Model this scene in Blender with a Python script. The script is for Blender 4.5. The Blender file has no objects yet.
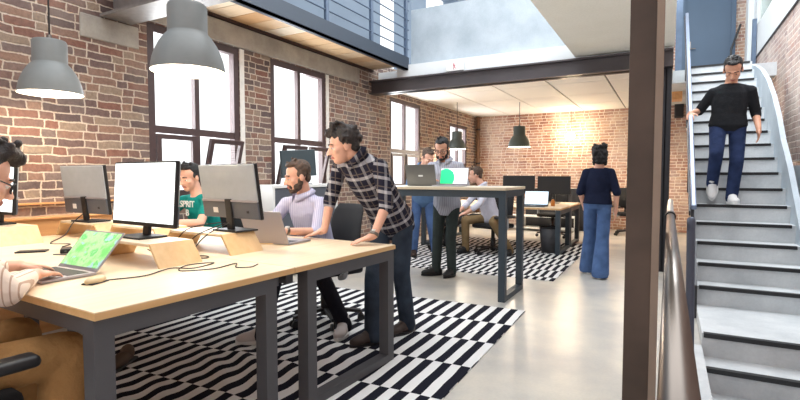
import bpy, bmesh, math, random
from mathutils import Vector as V, Matrix
random.seed(7)
R = math.radians
SC = bpy.context.scene
COL = SC.collection

# ------------------------------------------------------------ camera, sky, light, exposure
cd = bpy.data.cameras.new('camera'); cam = bpy.data.objects.new('camera', cd); COL.objects.link(cam)
cd.sensor_width = 36; cd.lens = 490 / 800 * 36; cd.clip_start = .05
cam.location = (0, 0, 1.28); cam.rotation_euler = (R(90 - 2.8), 0, R(28.7))
SC.camera = cam
SC.view_settings.view_transform = 'Standard'; SC.view_settings.look = 'None'
SC.view_settings.gamma = 1; SC.view_settings.exposure = .88
SC.view_settings.use_curve_mapping = False
W = bpy.data.worlds.new('sky'); SC.world = W; W.use_nodes = True
_bg = W.node_tree.nodes['Background']; _bg.inputs[0].default_value = (.93, .97, 1, 1); _bg.inputs[1].default_value = 1.0

def area_light(name, loc, rot, sx, sy, power, col):
    l = bpy.data.lights.new(name, 'AREA'); l.shape = 'RECTANGLE'; l.size = sx; l.size_y = sy; l.energy = power; l.color = col
    o = bpy.data.objects.new(name, l); COL.objects.link(o); o.location = loc; o.rotation_euler = rot
    return o
def point_light(name, loc, power, col, rad=.06, parent=None):
    l = bpy.data.lights.new(name, 'POINT'); l.energy = power; l.color = col; l.shadow_soft_size = rad
    o = bpy.data.objects.new(name, l); COL.objects.link(o); o.location = loc
    if parent: o.parent = parent
    return o
# daylight through the four tall windows and the glazed roof over the atrium
for wy in (3.74, 5.45, 8.6, 11.3):
    area_light('window_daylight', (-4.95, wy, 1.9), (0, R(-90), 0), 1.7, 1.1, 45, (.93, .97, 1))
for wx in (-3.4, -1.0):
    area_light('rear_fill_light', (wx, -3.75, 1.6), (R(90), 0, R(180)), 1.6, 2.8, 330, (.95, .97, 1))  # unseen fill panels added behind the camera to brighten soffit and people
area_light('stair_fill_light', (.7, 7.2, 5.8), (0, 0, 0), 1.0, 4.0, 110, (.93, .97, 1))  # unseen overhead fill added to brighten the stairs
area_light('roof_daylight', (-1.2, 3.6, 6.6), (0, 0, 0), 5.5, 6, 150, (.95, .98, 1))

# ------------------------------------------------------------ materials
def lin(c):
    c = c / 255
    return c / 12.92 if c <= .04045 else ((c + .055) / 1.055) ** 2.4
def rgb(*c): return (lin(c[0]), lin(c[1]), lin(c[2]), 1)
class NT:
    def __init__(s, name):
        s.m = bpy.data.materials.new(name); s.m.use_nodes = True; s.t = s.m.node_tree; s.n = s.t.nodes
        s.b = s.n['Principled BSDF']
    def new(s, typ, **kw):
        n = s.n.new(typ)
        for k, v in kw.items(): setattr(n, k, v)
        return n
    def link(s, a, b): s.t.links.new(a, b)
    def put(s, inp, v):
        if hasattr(v, 'is_output'): s.link(v, inp)
        else: inp.default_value = v
    def math(s, op, a, b=0, c=None):
        n = s.new('ShaderNodeMath', operation=op); s.put(n.inputs[0], a); s.put(n.inputs[1], b)
        if c is not None: s.put(n.inputs[2], c)
        return n.outputs[0]
    def mix(s, f, a, b, typ='MIX'):
        n = s.new('ShaderNodeMix', data_type='RGBA', blend_type=typ); s.put(n.inputs[0], f); s.put(n.inputs[6], a); s.put(n.inputs[7], b)
        return n.outputs[2]
    def coord(s): return s.new('ShaderNodeTexCoord').outputs['Object']
    def xyz(s, v):
        n = s.new('ShaderNodeSeparateXYZ'); s.link(v, n.inputs[0]); return n.outputs
    def comb(s, x, y, z=0):
        n = s.new('ShaderNodeCombineXYZ'); s.put(n.inputs[0], x); s.put(n.inputs[1], y); s.put(n.inputs[2], z); return n.outputs[0]
    def noise(s, v, scale, det=3, rough=.5):
        n = s.new('ShaderNodeTexNoise'); s.link(v, n.inputs['Vector']); n.inputs['Scale'].default_value = scale
        n.inputs['Detail'].default_value = det; n.inputs['Roughness'].default_value = rough; return n
    def ramp(s, f, stops, interp='LINEAR'):
        n = s.new('ShaderNodeValToRGB'); e = n.color_ramp.elements; n.color_ramp.interpolation = interp
        while len(e) < len(stops): e.new(.5)
        for q, (p, c) in zip(e, stops): q.position = p; q.color = c
        s.link(f, n.inputs[0]); return n.outputs[0]
    def base(s, c): s.put(s.b.inputs['Base Color'], c)
    def bump(s, h, strength=.3, dist=.01):
        n = s.new('ShaderNodeBump'); n.inputs['Strength'].default_value = strength; n.inputs['Distance'].default_value = dist
        s.link(h, n.inputs['Height']); s.link(n.outputs[0], s.b.inputs['Normal'])
    def rm(s, r, m=0, spec=None):
        s.b.inputs['Roughness'].default_value = r; s.b.inputs['Metallic'].default_value = m
        if spec is not None: s.b.inputs['Specular IOR Level'].default_value = spec
        return s.m
MATS = {}
def M(name, c, r=.5, m=0, var=0, scale=20, bump=0, bscale=60, spec=None):
    """plain material with a little noise in colour and surface"""
    if name in MATS: return MATS[name]
    t = NT(name); co = t.coord(); c4 = rgb(*c)
    if var:
        n = t.noise(co, scale, 4)
        t.base(t.ramp(n.outputs[0], [(.3, tuple(x * (1 - var) for x in c4[:3]) + (1,)), (.7, tuple(min(1, x * (1 + var)) for x in c4[:3]) + (1,))]))
    else: t.base(c4)
    if bump: t.bump(t.noise(co, bscale, 3).outputs[0], bump, .004)
    MATS[name] = t.rm(r, m, spec); return MATS[name]
def EM(name, c, s):
    t = NT(name); t.base(rgb(*c)); t.b.inputs['Emission Color'].default_value = rgb(*c); t.b.inputs['Emission Strength'].default_value = s
    MATS[name] = t.m; return t.m

def brick(name, axis, cols, mortar, bw=.225, rh=.077, wash=.0, washc=(225, 215, 205)):
    t = NT(name); o = t.xyz(t.coord())
    nz = t.noise(t.coord(), 7, 2); d = t.xyz(nz.outputs['Color'])
    u = t.math('ADD', o[1] if axis == 'x' else o[0], t.math('MULTIPLY', t.math('SUBTRACT', d[0], .5), .045))
    v = t.math('ADD', o[2], t.math('MULTIPLY', t.math('SUBTRACT', d[1], .5), .03))
    row = t.math('FLOOR', t.math('DIVIDE', v, rh))
    rr = t.new('ShaderNodeTexWhiteNoise', noise_dimensions='1D'); t.link(row, rr.inputs['W'])
    us = t.math('ADD', t.math('DIVIDE', u, bw), t.math('MULTIPLY', rr.outputs[0], 1.0))
    # alternate long and short bricks in a row
    f2 = t.math('MULTIPLY', t.math('FRACT', t.math('DIVIDE', us, 1.5)), 1.5)
    short = t.math('GREATER_THAN', f2, 1.0)
    cell = t.math('ADD', t.math('MULTIPLY', t.math('FLOOR', t.math('DIVIDE', us, 1.5)), 2), short)
    lw = t.math('SUBTRACT', 1, t.math('MULTIPLY', short, .5))
    lu = t.math('SUBTRACT', f2, short)
    eu = t.math('MULTIPLY', t.math('MINIMUM', lu, t.math('SUBTRACT', lw, lu)), bw)
    fv = t.math('FRACT', t.math('DIVIDE', v, rh))
    ev = t.math('MULTIPLY', t.math('MINIMUM', fv, t.math('SUBTRACT', 1, fv)), rh)
    e = t.math('MINIMUM', eu, ev)
    e = t.math('ADD', e, t.math('MULTIPLY', t.math('SUBTRACT', t.noise(t.coord(), 45, 3).outputs[0], .5), .012))
    mr = t.new('ShaderNodeMapRange', interpolation_type='SMOOTHSTEP'); t.link(e, mr.inputs[0]); mr.inputs[1].default_value = .0035; mr.inputs[2].default_value = .0095
    mask = mr.outputs[0]
    wn = t.new('ShaderNodeTexWhiteNoise', noise_dimensions='2D'); t.link(t.comb(cell, row), wn.inputs['Vector'])
    k = len(cols)
    bc = t.ramp(wn.outputs[0], [(i / k, rgb(*c)) for i, c in enumerate(cols)], 'CONSTANT')
    fine = t.noise(t.coord(), 30, 5, .65)
    bc = t.mix(.45, bc, t.ramp(fine.outputs[0], [(.3, (.3, .25, .24, 1)), (.7, (1.1, 1.05, 1, 1))]), 'MULTIPLY')
    mc = t.mix(.25, rgb(*mortar), t.ramp(t.noise(t.coord(), 12, 4).outputs[0], [(.3, (.5, .45, .4, 1)), (.7, (1, 1, 1, 1))]), 'MULTIPLY')
    c = t.mix(mask, mc, bc)
    if wash:
        w = t.ramp(t.noise(t.coord(), .9, 5, .7).outputs[0], [(.42, (0, 0, 0, 1)), (.68, (wash, wash, wash, 1))])
        c = t.mix(w, c, rgb(*washc))
    t.base(c)
    t.bump(t.math('ADD', mask, t.math('MULTIPLY', fine.outputs[0], .5)), .75, .012)
    return t.rm(.85, 0, .25)

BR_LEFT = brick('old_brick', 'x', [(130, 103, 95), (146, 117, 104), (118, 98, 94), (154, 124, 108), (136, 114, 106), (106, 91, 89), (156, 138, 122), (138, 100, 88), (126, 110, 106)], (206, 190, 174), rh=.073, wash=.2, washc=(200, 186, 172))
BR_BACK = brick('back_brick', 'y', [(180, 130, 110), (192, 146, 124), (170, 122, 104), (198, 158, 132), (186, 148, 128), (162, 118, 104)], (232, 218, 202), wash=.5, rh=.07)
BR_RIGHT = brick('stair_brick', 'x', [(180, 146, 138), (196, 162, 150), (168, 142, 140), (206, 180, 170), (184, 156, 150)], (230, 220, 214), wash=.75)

def concrete(name, a, b, r, scale=1.2, bump=.05):
    t = NT(name); co = t.coord(); n = t.noise(co, scale, 6, .6); f = t.noise(co, 55, 3)
    c = t.ramp(n.outputs[0], [(.32, rgb(*a)), (.68, rgb(*b))])
    t.base(t.mix(.12, c, t.ramp(f.outputs[0], [(.35, (.55, .55, .55, 1)), (.65, (1, 1, 1, 1))]), 'MULTIPLY'))
    if bump: t.bump(f.outputs[0], bump, .005)
    return t.rm(r)
FLOOR = concrete('polished_concrete', (172, 172, 172), (214, 208, 196), .3, 1.3, .02)
STAIRC = concrete('stair_concrete', (184, 189, 193), (210, 213, 215), .7, 3)
BLUEC = concrete('blue_grey_concrete', (160, 172, 182), (192, 202, 210), .7, 2)
BEIGEC = concrete('beige_concrete', (236, 232, 218), (244, 241, 230), .75, 1.5)
GREYC = concrete('lintel_concrete', (150, 144, 136), (184, 178, 168), .8, 3)
WHITEW = M('white_paint', (226, 230, 232), .7, var=.03, scale=3)
PLASTER = M('pale_plaster', (126, 140, 156), .8, var=.05, scale=2)
STEELD = M('dark_steel', (52, 52, 56), .45, .4, var=.15, scale=8)
STEELB = M('blue_grey_steel', (92, 108, 130), .45, .3, var=.1, scale=8)
RUST = M('brown_steel', (80, 65, 56), .5, .2, var=.28, scale=3)
FRAMEM = M('window_frame_paint', (74, 56, 56), .5, var=.1)
CEILM = M('ceiling_panel', (238, 232, 222), .8, var=.02, scale=2)
BLACKM = M('black_plastic', (24, 24, 27), .45, bump=.05)
BLACKF = M('black_fabric', (22, 22, 25), .9, bump=.4, bscale=400)
CHROME = M('brushed_chrome', (118, 110, 104), .3, 1)
RAILM = M('handrail_grey', (118, 130, 154), .35, .3)
LAMPM = M('lamp_grey', (124, 128, 128), .45, 0, var=.03)
LAMPD = M('lamp_dark', (62, 70, 66), .5)
LAMPI = M('lamp_inner_white', (245, 240, 230), .6)
DOORM = M('blue_door_paint', (66, 86, 108), .5, var=.06, scale=2)
MONB = M('monitor_black', (22, 22, 25), .4)
MONG = M('monitor_grey', (168, 174, 180), .5, .1, var=.04)
MOND = M('monitor_dark_band', (92, 98, 108), .4, .2)
SILVER = M('laptop_silver', (170, 166, 172), .4, .5)
GREYL = M('laptop_dark_grey', (112, 111, 108), .4, .4)
KEYS = M('keyboard_black', (40, 40, 44), .6)
DESKF = M('desk_frame_grey', (84, 84, 88), .5, .2, var=.06, scale=6)
WHITEP = M('white_plastic', (228, 228, 226), .45)
GREYP = M('grey_plastic', (176, 178, 182), .5)
REDP = M('red_paint', (190, 44, 36), .5)
CABLE = M('cable_black', (40, 34, 32), .6)
def wood(name, a, b, axis=0, scale=1, r=.45):
    t = NT(name); o = t.xyz(t.coord())
    v = [t.math('MULTIPLY', o[i], (2 if i == axis else 34) * scale) for i in range(3)]
    n = t.noise(t.comb(*v), 1, 5, .6)
    t.base(t.ramp(n.outputs[0], [(.3, rgb(*a)), (.7, rgb(*b))])); return t.rm(r)
DTOP = wood('birch_desk_top', (226, 202, 170), (236, 216, 188), 1, .6)
DEDGE = wood('birch_edge', (212, 168, 112), (226, 186, 134), 1, .6)
PLY = wood('bent_plywood', (220, 182, 132), (232, 198, 152), 0, .6)
_t = NT('deck_boards'); _o = _t.xyz(_t.coord()); _w = _t.new('ShaderNodeTexWhiteNoise', noise_dimensions='1D'); _t.link(_t.math('FLOOR', _t.math('DIVIDE', _t.math('SUBTRACT', _o[1], 2.99), .29)), _w.inputs['W'])
_c = _t.ramp(_w.outputs[0], [(0, rgb(206, 160, 112)), (.3, rgb(226, 206, 178)), (.6, rgb(214, 176, 130)), (1, rgb(236, 222, 200))])
_n = _t.noise(_t.comb(_t.math('MULTIPLY', _o[0], 3), _t.math('MULTIPLY', _o[1], 40)), 1, 4)
_t.base(_t.mix(.3, _c, _t.ramp(_n.outputs[0], [(.3, (.7, .6, .5, 1)), (.7, (1, 1, 1, 1))]), 'MULTIPLY')); DECK = _t.rm(.5)
BENCH = wood('bench_wood', (200, 144, 92), (220, 170, 116), 1, .6)

FARF = M('table_frame_slate', (62, 73, 82), .5, .2, var=.06, scale=6)
def rugmat(name, ps, pb):
    t = NT(name); o = t.xyz(t.coord())
    nz = t.xyz(t.noise(t.coord(), 2.2, 2).outputs['Color'])
    y = t.math('ADD', o[1], t.math('MULTIPLY', t.math('SUBTRACT', nz[1], .5), .03))
    x = t.math('ADD', o[0], t.math('MULTIPLY', t.math('SUBTRACT', nz[0], .5), .03))
    band = t.math('FLOOR', t.math('DIVIDE', y, pb))
    ph = t.math('MULTIPLY', t.math('PINGPONG', band, 1), .5)
    s = t.math('FRACT', t.math('ADD', t.math('DIVIDE', x, ps), ph))
    k = t.math('GREATER_THAN', s, .5)
    t.base(t.mix(k, rgb(232, 232, 232), rgb(30, 31, 42)))
    t.bump(t.noise(t.coord(), 300, 2).outputs[0], .3, .003)
    return t.rm(.95, 0, .1)
RUGM = rugmat('striped_wool', .134, .52)
RUGS = rugmat('striped_wool_small', .105, .48)

def stripes(name, a, b, axis, period, width, rough=.9, var=.1):
    # stripes run down the cloth
    t = NT(name); o = t.xyz(t.coord())
    f = t.math('FRACT', t.math('DIVIDE', t.math('ADD', o[0], o[1]) if axis == 0 else (o[2] if axis == 2 else t.math('ADD', t.math('MULTIPLY', o[0], .59), t.math('MULTIPLY', o[1], .8))), period))
    k = t.math('LESS_THAN', f, width)
    c = t.mix(k, rgb(*a), rgb(*b))
    t.base(c); t.bump(t.noise(t.coord(), 18, 4).outputs[0], .5, .02); return t.rm(rough, 0, .15)
def cloth(name, a, var=.12, fold=.5):
    t = NT(name); n = t.noise(t.coord(), 9, 4); c = rgb(*a)
    t.base(t.ramp(n.outputs[0], [(.3, tuple(x * (1 - var) for x in c[:3]) + (1,)), (.7, tuple(min(1, x * (1 + var)) for x in c[:3]) + (1,))]))
    t.bump(t.noise(t.coord(), 14, 4).outputs[0], fold, .03); return t.rm(.9, 0, .15)
def plaid(name, along, side):
    """woven check: bands across `along` and `side`, two directions lying in the cloth"""
    t = NT(name)
    def co(d):
        n = t.new('ShaderNodeVectorMath', operation='DOT_PRODUCT'); t.link(t.coord(), n.inputs[0]); n.inputs[1].default_value = d
        w = t.math('MULTIPLY', t.math('SUBTRACT', t.noise(t.coord(), 6, 2).outputs[0], .5), .02)
        return t.math('ADD', n.outputs['Value'], w)
    def band(c, p, w, off=0): return t.math('LESS_THAN', t.math('FRACT', t.math('ADD', t.math('DIVIDE', c, p), off)), w)
    a, b = co(along), co(side)
    wide = t.math('ADD', t.math('MULTIPLY', band(a, .095, .24), .6), t.math('MULTIPLY', band(b, .1, .2), .35))
    thin = t.math('MAXIMUM', band(b, .1, .08, .5), band(a, .095, .08, .55))
    c = t.mix(wide, rgb(40, 40, 54), rgb(190, 188, 192))
    c = t.mix(t.math('MULTIPLY', thin, .45), c, rgb(128, 116, 106))
    t.base(c); t.bump(t.noise(t.coord(), 12, 4).outputs[0], .6, .035); return t.rm(.95, 0, .1)

SKIN = M('skin_light', (224, 172, 148), .55, var=.06, scale=14)
SKINT = M('skin_tan', (206, 154, 128), .55, var=.06, scale=14)
LIPS = M('lips', (184, 112, 100), .5)
EYEW = M('eye_white', (235, 232, 228), .3); EYED = M('eye_dark', (40, 28, 22), .3)
def hairmat(name, c):
    t = NT(name); n = t.noise(t.coord(), 40, 4); k = rgb(*c)
    t.base(t.ramp(n.outputs[0], [(.3, tuple(x * .5 for x in k[:3]) + (1,)), (.7, tuple(min(1, x * 1.6) for x in k[:3]) + (1,))]))
    t.bump(n.outputs[0], .8, .02); return t.rm(.6)
HDARK = hairmat('dark_hair', (44, 36, 34)); HBROWN = hairmat('brown_hair', (78, 60, 48)); HBLACK = hairmat('black_hair', (24, 22, 24))

# ------------------------------------------------------------ mesh helpers
class MB:
    def __init__(s): s.b = bmesh.new()
    def box(s, x0, x1, y0, y1, z0, z1, bev=0, seg=2):
        r = bmesh.ops.create_cube(s.b, size=1)['verts']
        for v in r: v.co = V((x0 + (v.co.x + .5) * (x1 - x0), y0 + (v.co.y + .5) * (y1 - y0), z0 + (v.co.z + .5) * (z1 - z0)))
        if bev:
            e = list({k for v in r for k in v.link_edges})
            bmesh.ops.bevel(s.b, geom=e, offset=bev, segments=seg, affect='EDGES', profile=.5)
        return s
    def xf(s, m): bmesh.ops.transform(s.b, matrix=m, verts=s.b.verts[:]); return s
    def bar(s, p, q, w, h, up=(0, 0, 1), bev=0):
        """rectangular bar between two points: w sideways, h along up"""
        p, q = V(p), V(q); d = (q - p); L = d.length; d.normalize(); u = V(up); sd = d.cross(u).normalized(); u = sd.cross(d)
        t = MB(); t.box(-w / 2, w / 2, 0, L, -h / 2, h / 2, bev)
        m = Matrix((sd, d, u)).transposed().to_4x4(); m.translation = p
        t.xf(m); s.add(t); return s
    def add(s, o):
        me = bpy.data.meshes.new('t'); o.b.to_mesh(me); s.b.from_mesh(me); bpy.data.meshes.remove(me); o.b.free(); return s
    def cyl(s, p, q, r0, r1=None, n=16):
        p, q = V(p), V(q); r1 = r0 if r1 is None else r1; d = q - p
        m = Matrix.Translation((p + q) / 2) @ d.to_track_quat('Z', 'Y').to_matrix().to_4x4()
        bmesh.ops.create_cone(s.b, cap_ends=True, segments=n, radius1=r0, radius2=r1, depth=d.length, matrix=m); return s
    def sph(s, c, r, n=2, ax=None):
        m = Matrix.Translation(V(c)) @ ((ax or Matrix.Identity(3)).to_4x4()) @ Matrix.Diagonal((*((r, r, r) if not hasattr(r, '__len__') else r), 1))
        bmesh.ops.create_icosphere(s.b, subdivisions=n, radius=1, matrix=m); return s
    def tube(s, pts, r, n=8, smooth=6, rr=None):
        P = spline([V(p) for p in pts], smooth) if smooth else [V(p) for p in pts]
        rings = []; up = V((0, 0, 1))
        for i, p in enumerate(P):
            d = (P[min(i + 1, len(P) - 1)] - P[max(i - 1, 0)]).normalized()
            a = d.cross(up)
            if a.length < .05: a = d.cross(V((1, 0, 0)))
            a.normalize(); b = a.cross(d); r_ = rr(i / (len(P) - 1)) if rr else r
            rings.append([s.b.verts.new(p + (a * math.cos(k * 2 * math.pi / n) + b * math.sin(k * 2 * math.pi / n)) * r_) for k in range(n)])
        s.skin(rings); return s
    def skin(s, rings, cap=True):
        n = len(rings[0])
        for A, B in zip(rings, rings[1:]):
            for k in range(n): s.b.faces.new((A[k], A[(k + 1) % n], B[(k + 1) % n], B[k]))
        if cap: s.b.faces.new(rings[0][::-1]); s.b.faces.new(rings[-1])
    def lathe(s, prof, n=40, c=(0, 0, 0)):
        rings = [[s.b.verts.new((c[0] + r * math.cos(k * 2 * math.pi / n), c[1] + r * math.sin(k * 2 * math.pi / n), c[2] + z)) for k in range(n)] for r, z in prof]
        s.skin(rings, False); return s
    def prism(s, poly, axis, a, b):
        """poly of 2D points extruded along axis from a to b"""
        def mk(p, t): return {'x': (t, p[0], p[1]), 'y': (p[0], t, p[1]), 'z': (p[0], p[1], t)}[axis]
        A = [s.b.verts.new(mk(p, a)) for p in poly]; B = [s.b.verts.new(mk(p, b)) for p in poly]
        s.skin([A, B]); return s
    def build(s, name, mat, parent=None, smooth=False, loc=None):
        bmesh.ops.recalc_face_normals(s.b, faces=s.b.faces[:])
        me = bpy.data.meshes.new(name); s.b.to_mesh(me); s.b.free()
        return link(name, me, mat, parent, smooth, loc)
def link(name, me, mat, parent=None, smooth=False, loc=None):
    for m in (mat if isinstance(mat, list) else [mat]): me.materials.append(m)
    if smooth:
        me.polygons.foreach_set('use_smooth', [True] * len(me.polygons))
        if smooth == 'auto': me.set_sharp_from_angle(angle=R(40))
    o = bpy.data.objects.new(name, me); COL.objects.link(o)
    if parent: o.parent = parent
    if loc: o.location = loc
    return o
def spline(P, k):
    out = []
    for i in range(len(P) - 1):
        a, b, c, d = P[max(i - 1, 0)], P[i], P[i + 1], P[min(i + 2, len(P) - 1)]
        for j in range(k):
            t = j / k
            out.append(.5 * ((2 * b) + (c - a) * t + (2 * a - 5 * b + 4 * c - d) * t * t + (3 * b - a - 3 * c + d) * t ** 3))
    return out + [P[-1]]
def tag(o, label, cat, group=None, kind=None):
    o['label'] = label; o['category'] = cat
    if group: o['group'] = group
    if kind: o['kind'] = kind
    return o
def empty(name, loc, label, cat, rz=0, group=None):
    o = bpy.data.objects.new(name, None); COL.objects.link(o); o.location = loc; o.rotation_euler = (0, 0, rz)
    return tag(o, label, cat, group)
def struct(o, label=None, cat=None):
    o['kind'] = 'structure'
    if label: o['label'] = label; o['category'] = cat
    return o
def sroot(name, loc=(0, 0, 0), label=None, cat=None):
    o = bpy.data.objects.new(name, None); COL.objects.link(o); o.location = loc; return struct(o, label, cat)
def copy_tree(o, parent=None):
    c = o.copy(); COL.objects.link(c)
    if parent: c.parent = parent
    for ch in list(o.children): copy_tree(ch, c)
    return c
def dup(o, loc, rz, label, group=None):
    c = copy_tree(o); c.location = loc; c.rotation_euler = (0, 0, rz); c['label'] = label
    if group: c['group'] = group
    return c
def text_mesh(s, size, depth=.002):
    cu = bpy.data.curves.new('t', 'FONT'); cu.body = s; cu.size = size; cu.extrude = depth; cu.align_x = 'CENTER'; cu.offset = size * .02
    o = bpy.data.objects.new('t', cu); COL.objects.link(o); dg = bpy.context.evaluated_depsgraph_get()
    me = bpy.data.meshes.new_from_object(o.evaluated_get(dg)); bpy.data.objects.remove(o); return me
def wall_cells(mb, axis, at, th, u0, u1, z0, z1, holes):
    """solid wall slab with rectangular openings (u0,u1,z0,z1)"""
    us = sorted({u0, u1, *[h[0] for h in holes], *[h[1] for h in holes]}); zs = sorted({z0, z1, *[h[2] for h in holes], *[h[3] for h in holes]})
    for a, b in zip(us, us[1:]):
        for c, d in zip(zs, zs[1:]):
            if any(h[0] <= (a + b) / 2 <= h[1] and h[2] <= (c + d) / 2 <= h[3] for h in holes): continue
            if axis == 'x': mb.box(min(at, at + th), max(at, at + th), a, b, c, d)
            else: mb.box(a, b, min(at, at + th), max(at, at + th), c, d)
    bmesh.ops.remove_doubles(mb.b, verts=mb.b.verts[:], dist=1e-5)

# ------------------------------------------------------------ building shell
WX, BY = -4.6, 12.68
m = MB(); m.box(-5.1, .12, -3.5, 12.7, -.2, 0); m.box(.12, 1.75, 5.25, 12.7, -.2, 0)
struct(m.build('floor', FLOOR), 'polished pale concrete floor of the open office', 'floor')
WIN = [(3.14, 4.34, 1.0, 2.82), (4.87, 6.05, 1.0, 2.82), (8.0, 9.3, 1.0, 2.76), (10.85, 12.0, .95, 2.55)]
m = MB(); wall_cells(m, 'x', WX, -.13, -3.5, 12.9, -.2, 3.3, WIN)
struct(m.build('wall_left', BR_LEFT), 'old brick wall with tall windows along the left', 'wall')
m = MB(); wall_cells(m, 'x', WX - .02, -.4, -3.5, 12.9, 3.3, 6.2, [(7.7, 8.9, 3.3, 5.6), (9.6, 11.4, 3.5, 5.6), (2.4, 4.2, 4.4, 5.6)])
struct(m.build('wall_left_upper', PLASTER), 'pale plaster wall above the mezzanine walkway', 'wall')
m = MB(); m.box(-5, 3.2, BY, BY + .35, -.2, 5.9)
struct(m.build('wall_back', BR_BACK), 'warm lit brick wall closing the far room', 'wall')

m = MB(); wall_cells(m, 'y', -3.6, -.3, -5, 2.0, -1.5, 6.2, [(-4.2, -2.6, .15, 3.0), (-1.8, -.2, .15, 3.0), (-4.2, -.2, 3.8, 5.6)])
struct(m.build('wall_rear', BR_BACK), 'brick wall behind the viewer', 'wall')
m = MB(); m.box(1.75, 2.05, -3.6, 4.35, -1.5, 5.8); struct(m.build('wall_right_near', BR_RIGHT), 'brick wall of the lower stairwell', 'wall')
GLASS = NT('window_glass')
_g = GLASS.new('ShaderNodeBsdfTransparent'); _gl = GLASS.new('ShaderNodeBsdfGlossy'); _gl.inputs['Roughness'].default_value = .02
_mx = GLASS.new('ShaderNodeMixShader'); _mx.inputs[0].default_value = .06
GLASS.link(_g.outputs[0], _mx.inputs[1]); GLASS.link(_gl.outputs[0], _mx.inputs[2]); GLASS.link(_mx.outputs[0], GLASS.n['Material Output'].inputs[0])
GLASS = GLASS.m
for i, (a, b, c, d) in enumerate(WIN):
    w = sroot('window_%d' % (i + 1), (WX - .05, a, c), ['tall dark framed window nearest the camera behind the desks', 'tall dark framed window behind the two men at the laptop', 'tall window just inside the far room', 'last narrow window beside the far brick corner'][i], 'window')
    L, Hh = b - a, d - c; t = .08; tr = .76 if i < 3 else .6
    m = MB(); m.box(-.04, .04, 0, t, 0, Hh); m.box(-.04, .04, L - t, L, 0, Hh); m.box(-.04, .04, t, L - t, 0, t); m.box(-.04, .04, t, L - t, Hh - t, Hh)
    m.build('window_frame', FRAMEM, w)
    m = MB(); m.box(-.035, .035, t, L - t, tr - .035, tr + .04); m.build('transom', FRAMEM, w)
    m = MB(); m.box(-.03, .03, L / 2 - .03, L / 2 + .03, tr + .04, Hh - t); m.build('mullion', FRAMEM, w)
    m = MB(); m.box(-.03, .03, L / 2 - .03, L / 2 + .03, t, tr - .035); m.build('mullion', FRAMEM, w)
    m = MB(); m.box(-.004, .004, t, L - t, tr + .04, Hh - t); m.build('pane', GLASS, w)
    m = MB(); m.box(-.02, .07, .0, L, -.0005, .012); m.build('window_sill', GREYC, w)
    # lower right sash tipped inward on its bottom hinge
    for k in (0, 1):
        s0 = t + .01 if k == 0 else L / 2 + .035; s1 = L / 2 - .035 if k == 0 else L - t - .01; hz = tr - .045
        m = MB(); q = .05
        m.box(-.02, .02, s0, s0 + q, t, hz); m.box(-.02, .02, s1 - q, s1, t, hz); m.box(-.02, .02, s0 + q, s1 - q, t, t + q); m.box(-.02, .02, s0 + q, s1 - q, hz - q, hz)
        ang = R(15) if (k == 1 and i < 2) or i == 1 else 0
        mm = Matrix.Translation((.03, 0, t)) @ Matrix.Rotation(ang, 4, 'Y') @ Matrix.Translation((0, 0, -t)); m.xf(mm)
        sh = m.build('sash', FRAMEM, w)
        p = MB(); p.box(-.003, .003, s0 + q, s1 - q, t + q, hz - q); p.xf(mm); p.build('pane', GLASS, sh)
m = MB(); m.box(WX - .3, WX + .03, 3.0, 6.95, 2.83, 3.08, .01); struct(m.build('lintel', GREYC), 'long grey concrete lintel over the two nearest windows', 'lintel')
# white strips painting the light bleed beside the windows
m = MB()
for a, b, c, d in WIN[:2]:
    m.box(WX - .1, WX + .006, b + .002, b + .075, c, d)
struct(m.build('trim_1', M('edge_light_bleed', (232, 228, 222), .8, var=.08)), 'white strips painting the light bleed at the window edges', 'trim')

# steel and concrete overhead
m = MB(); m.box(WX, .02, 7.36, 7.44, 2.70, 2.93); m.box(WX, .02, 7.28, 7.52, 2.70, 2.722); m.box(WX, .02, 7.28, 7.52, 2.908, 2.93);
struct(m.build('steel_beam', M('beam_paint', (84, 78, 80), .4, .2, var=.1, scale=3)), 'long dark steel beam across the front of the far room', 'beam')
m = MB(); m.box(-4.1, .02, 7.38, 7.6, 2.93, 3.15); struct(m.build('floor_edge', WHITEW), 'white slab edge resting on the dark steel beam', 'slab')
m = MB(); m.box(-3.86, -.2, 7.44, 7.62, 3.15, 4.06); struct(m.build('parapet', BLUEC), 'blue grey concrete parapet of the upper floor', 'wall')
m = MB(); m.box(WX, .02, 7.6, BY, 2.9, 3.12); struct(m.build('slab', WHITEW), 'upper floor slab over the far room', 'slab')
m = MB(); m.box(.0, 1.75, 9.66, BY, 2.86, 3.07); struct(m.build('landing', STAIRC), 'concrete landing at the top of the stairs', 'landing')
c = sroot('ceiling', (0, 0, 0), 'pale panelled ceiling of the far room', 'ceiling')
m = MB()
xs = [WX + k * .92 for k in range(6)]; ys = [7.55 + k * 1.29 for k in range(5)]
for xa in xs[:5]:
    for ya in ys[:4]: m.box(xa + .014, xa + .906, ya + .014, ya + 1.276, 2.865, 2.885)
m.build('ceiling_panels', CEILM, c)
m = MB(); m.box(WX, 0, 7.55, BY, 2.886, 2.9); m.build('ceiling_joint', M('joint_grey', (120, 112, 104), .8), c)
m = MB(); m.box(-1.2, .03, 2.0, 7.36, 2.96, 3.5); m.box(.03, .62, 8.7, 9.0, 4.05, 4.5); struct(m.build('concrete_soffit', BEIGEC), 'beige concrete slab crossing overhead', 'slab')
m = MB(); m.box(WX, 1.0, 2.68, 2.98, 2.74, 2.765); m.box(WX, 1.0, 2.68, 2.98, 3.05, 3.075); m.box(WX, 1.0, 2.81, 2.85, 2.76, 3.06)
struct(m.build('cross_beam', M('grey_steel', (132, 128, 126), .5, .2, var=.1)), 'grey steel cross beam at the near end of the walkway', 'beam')
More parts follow.
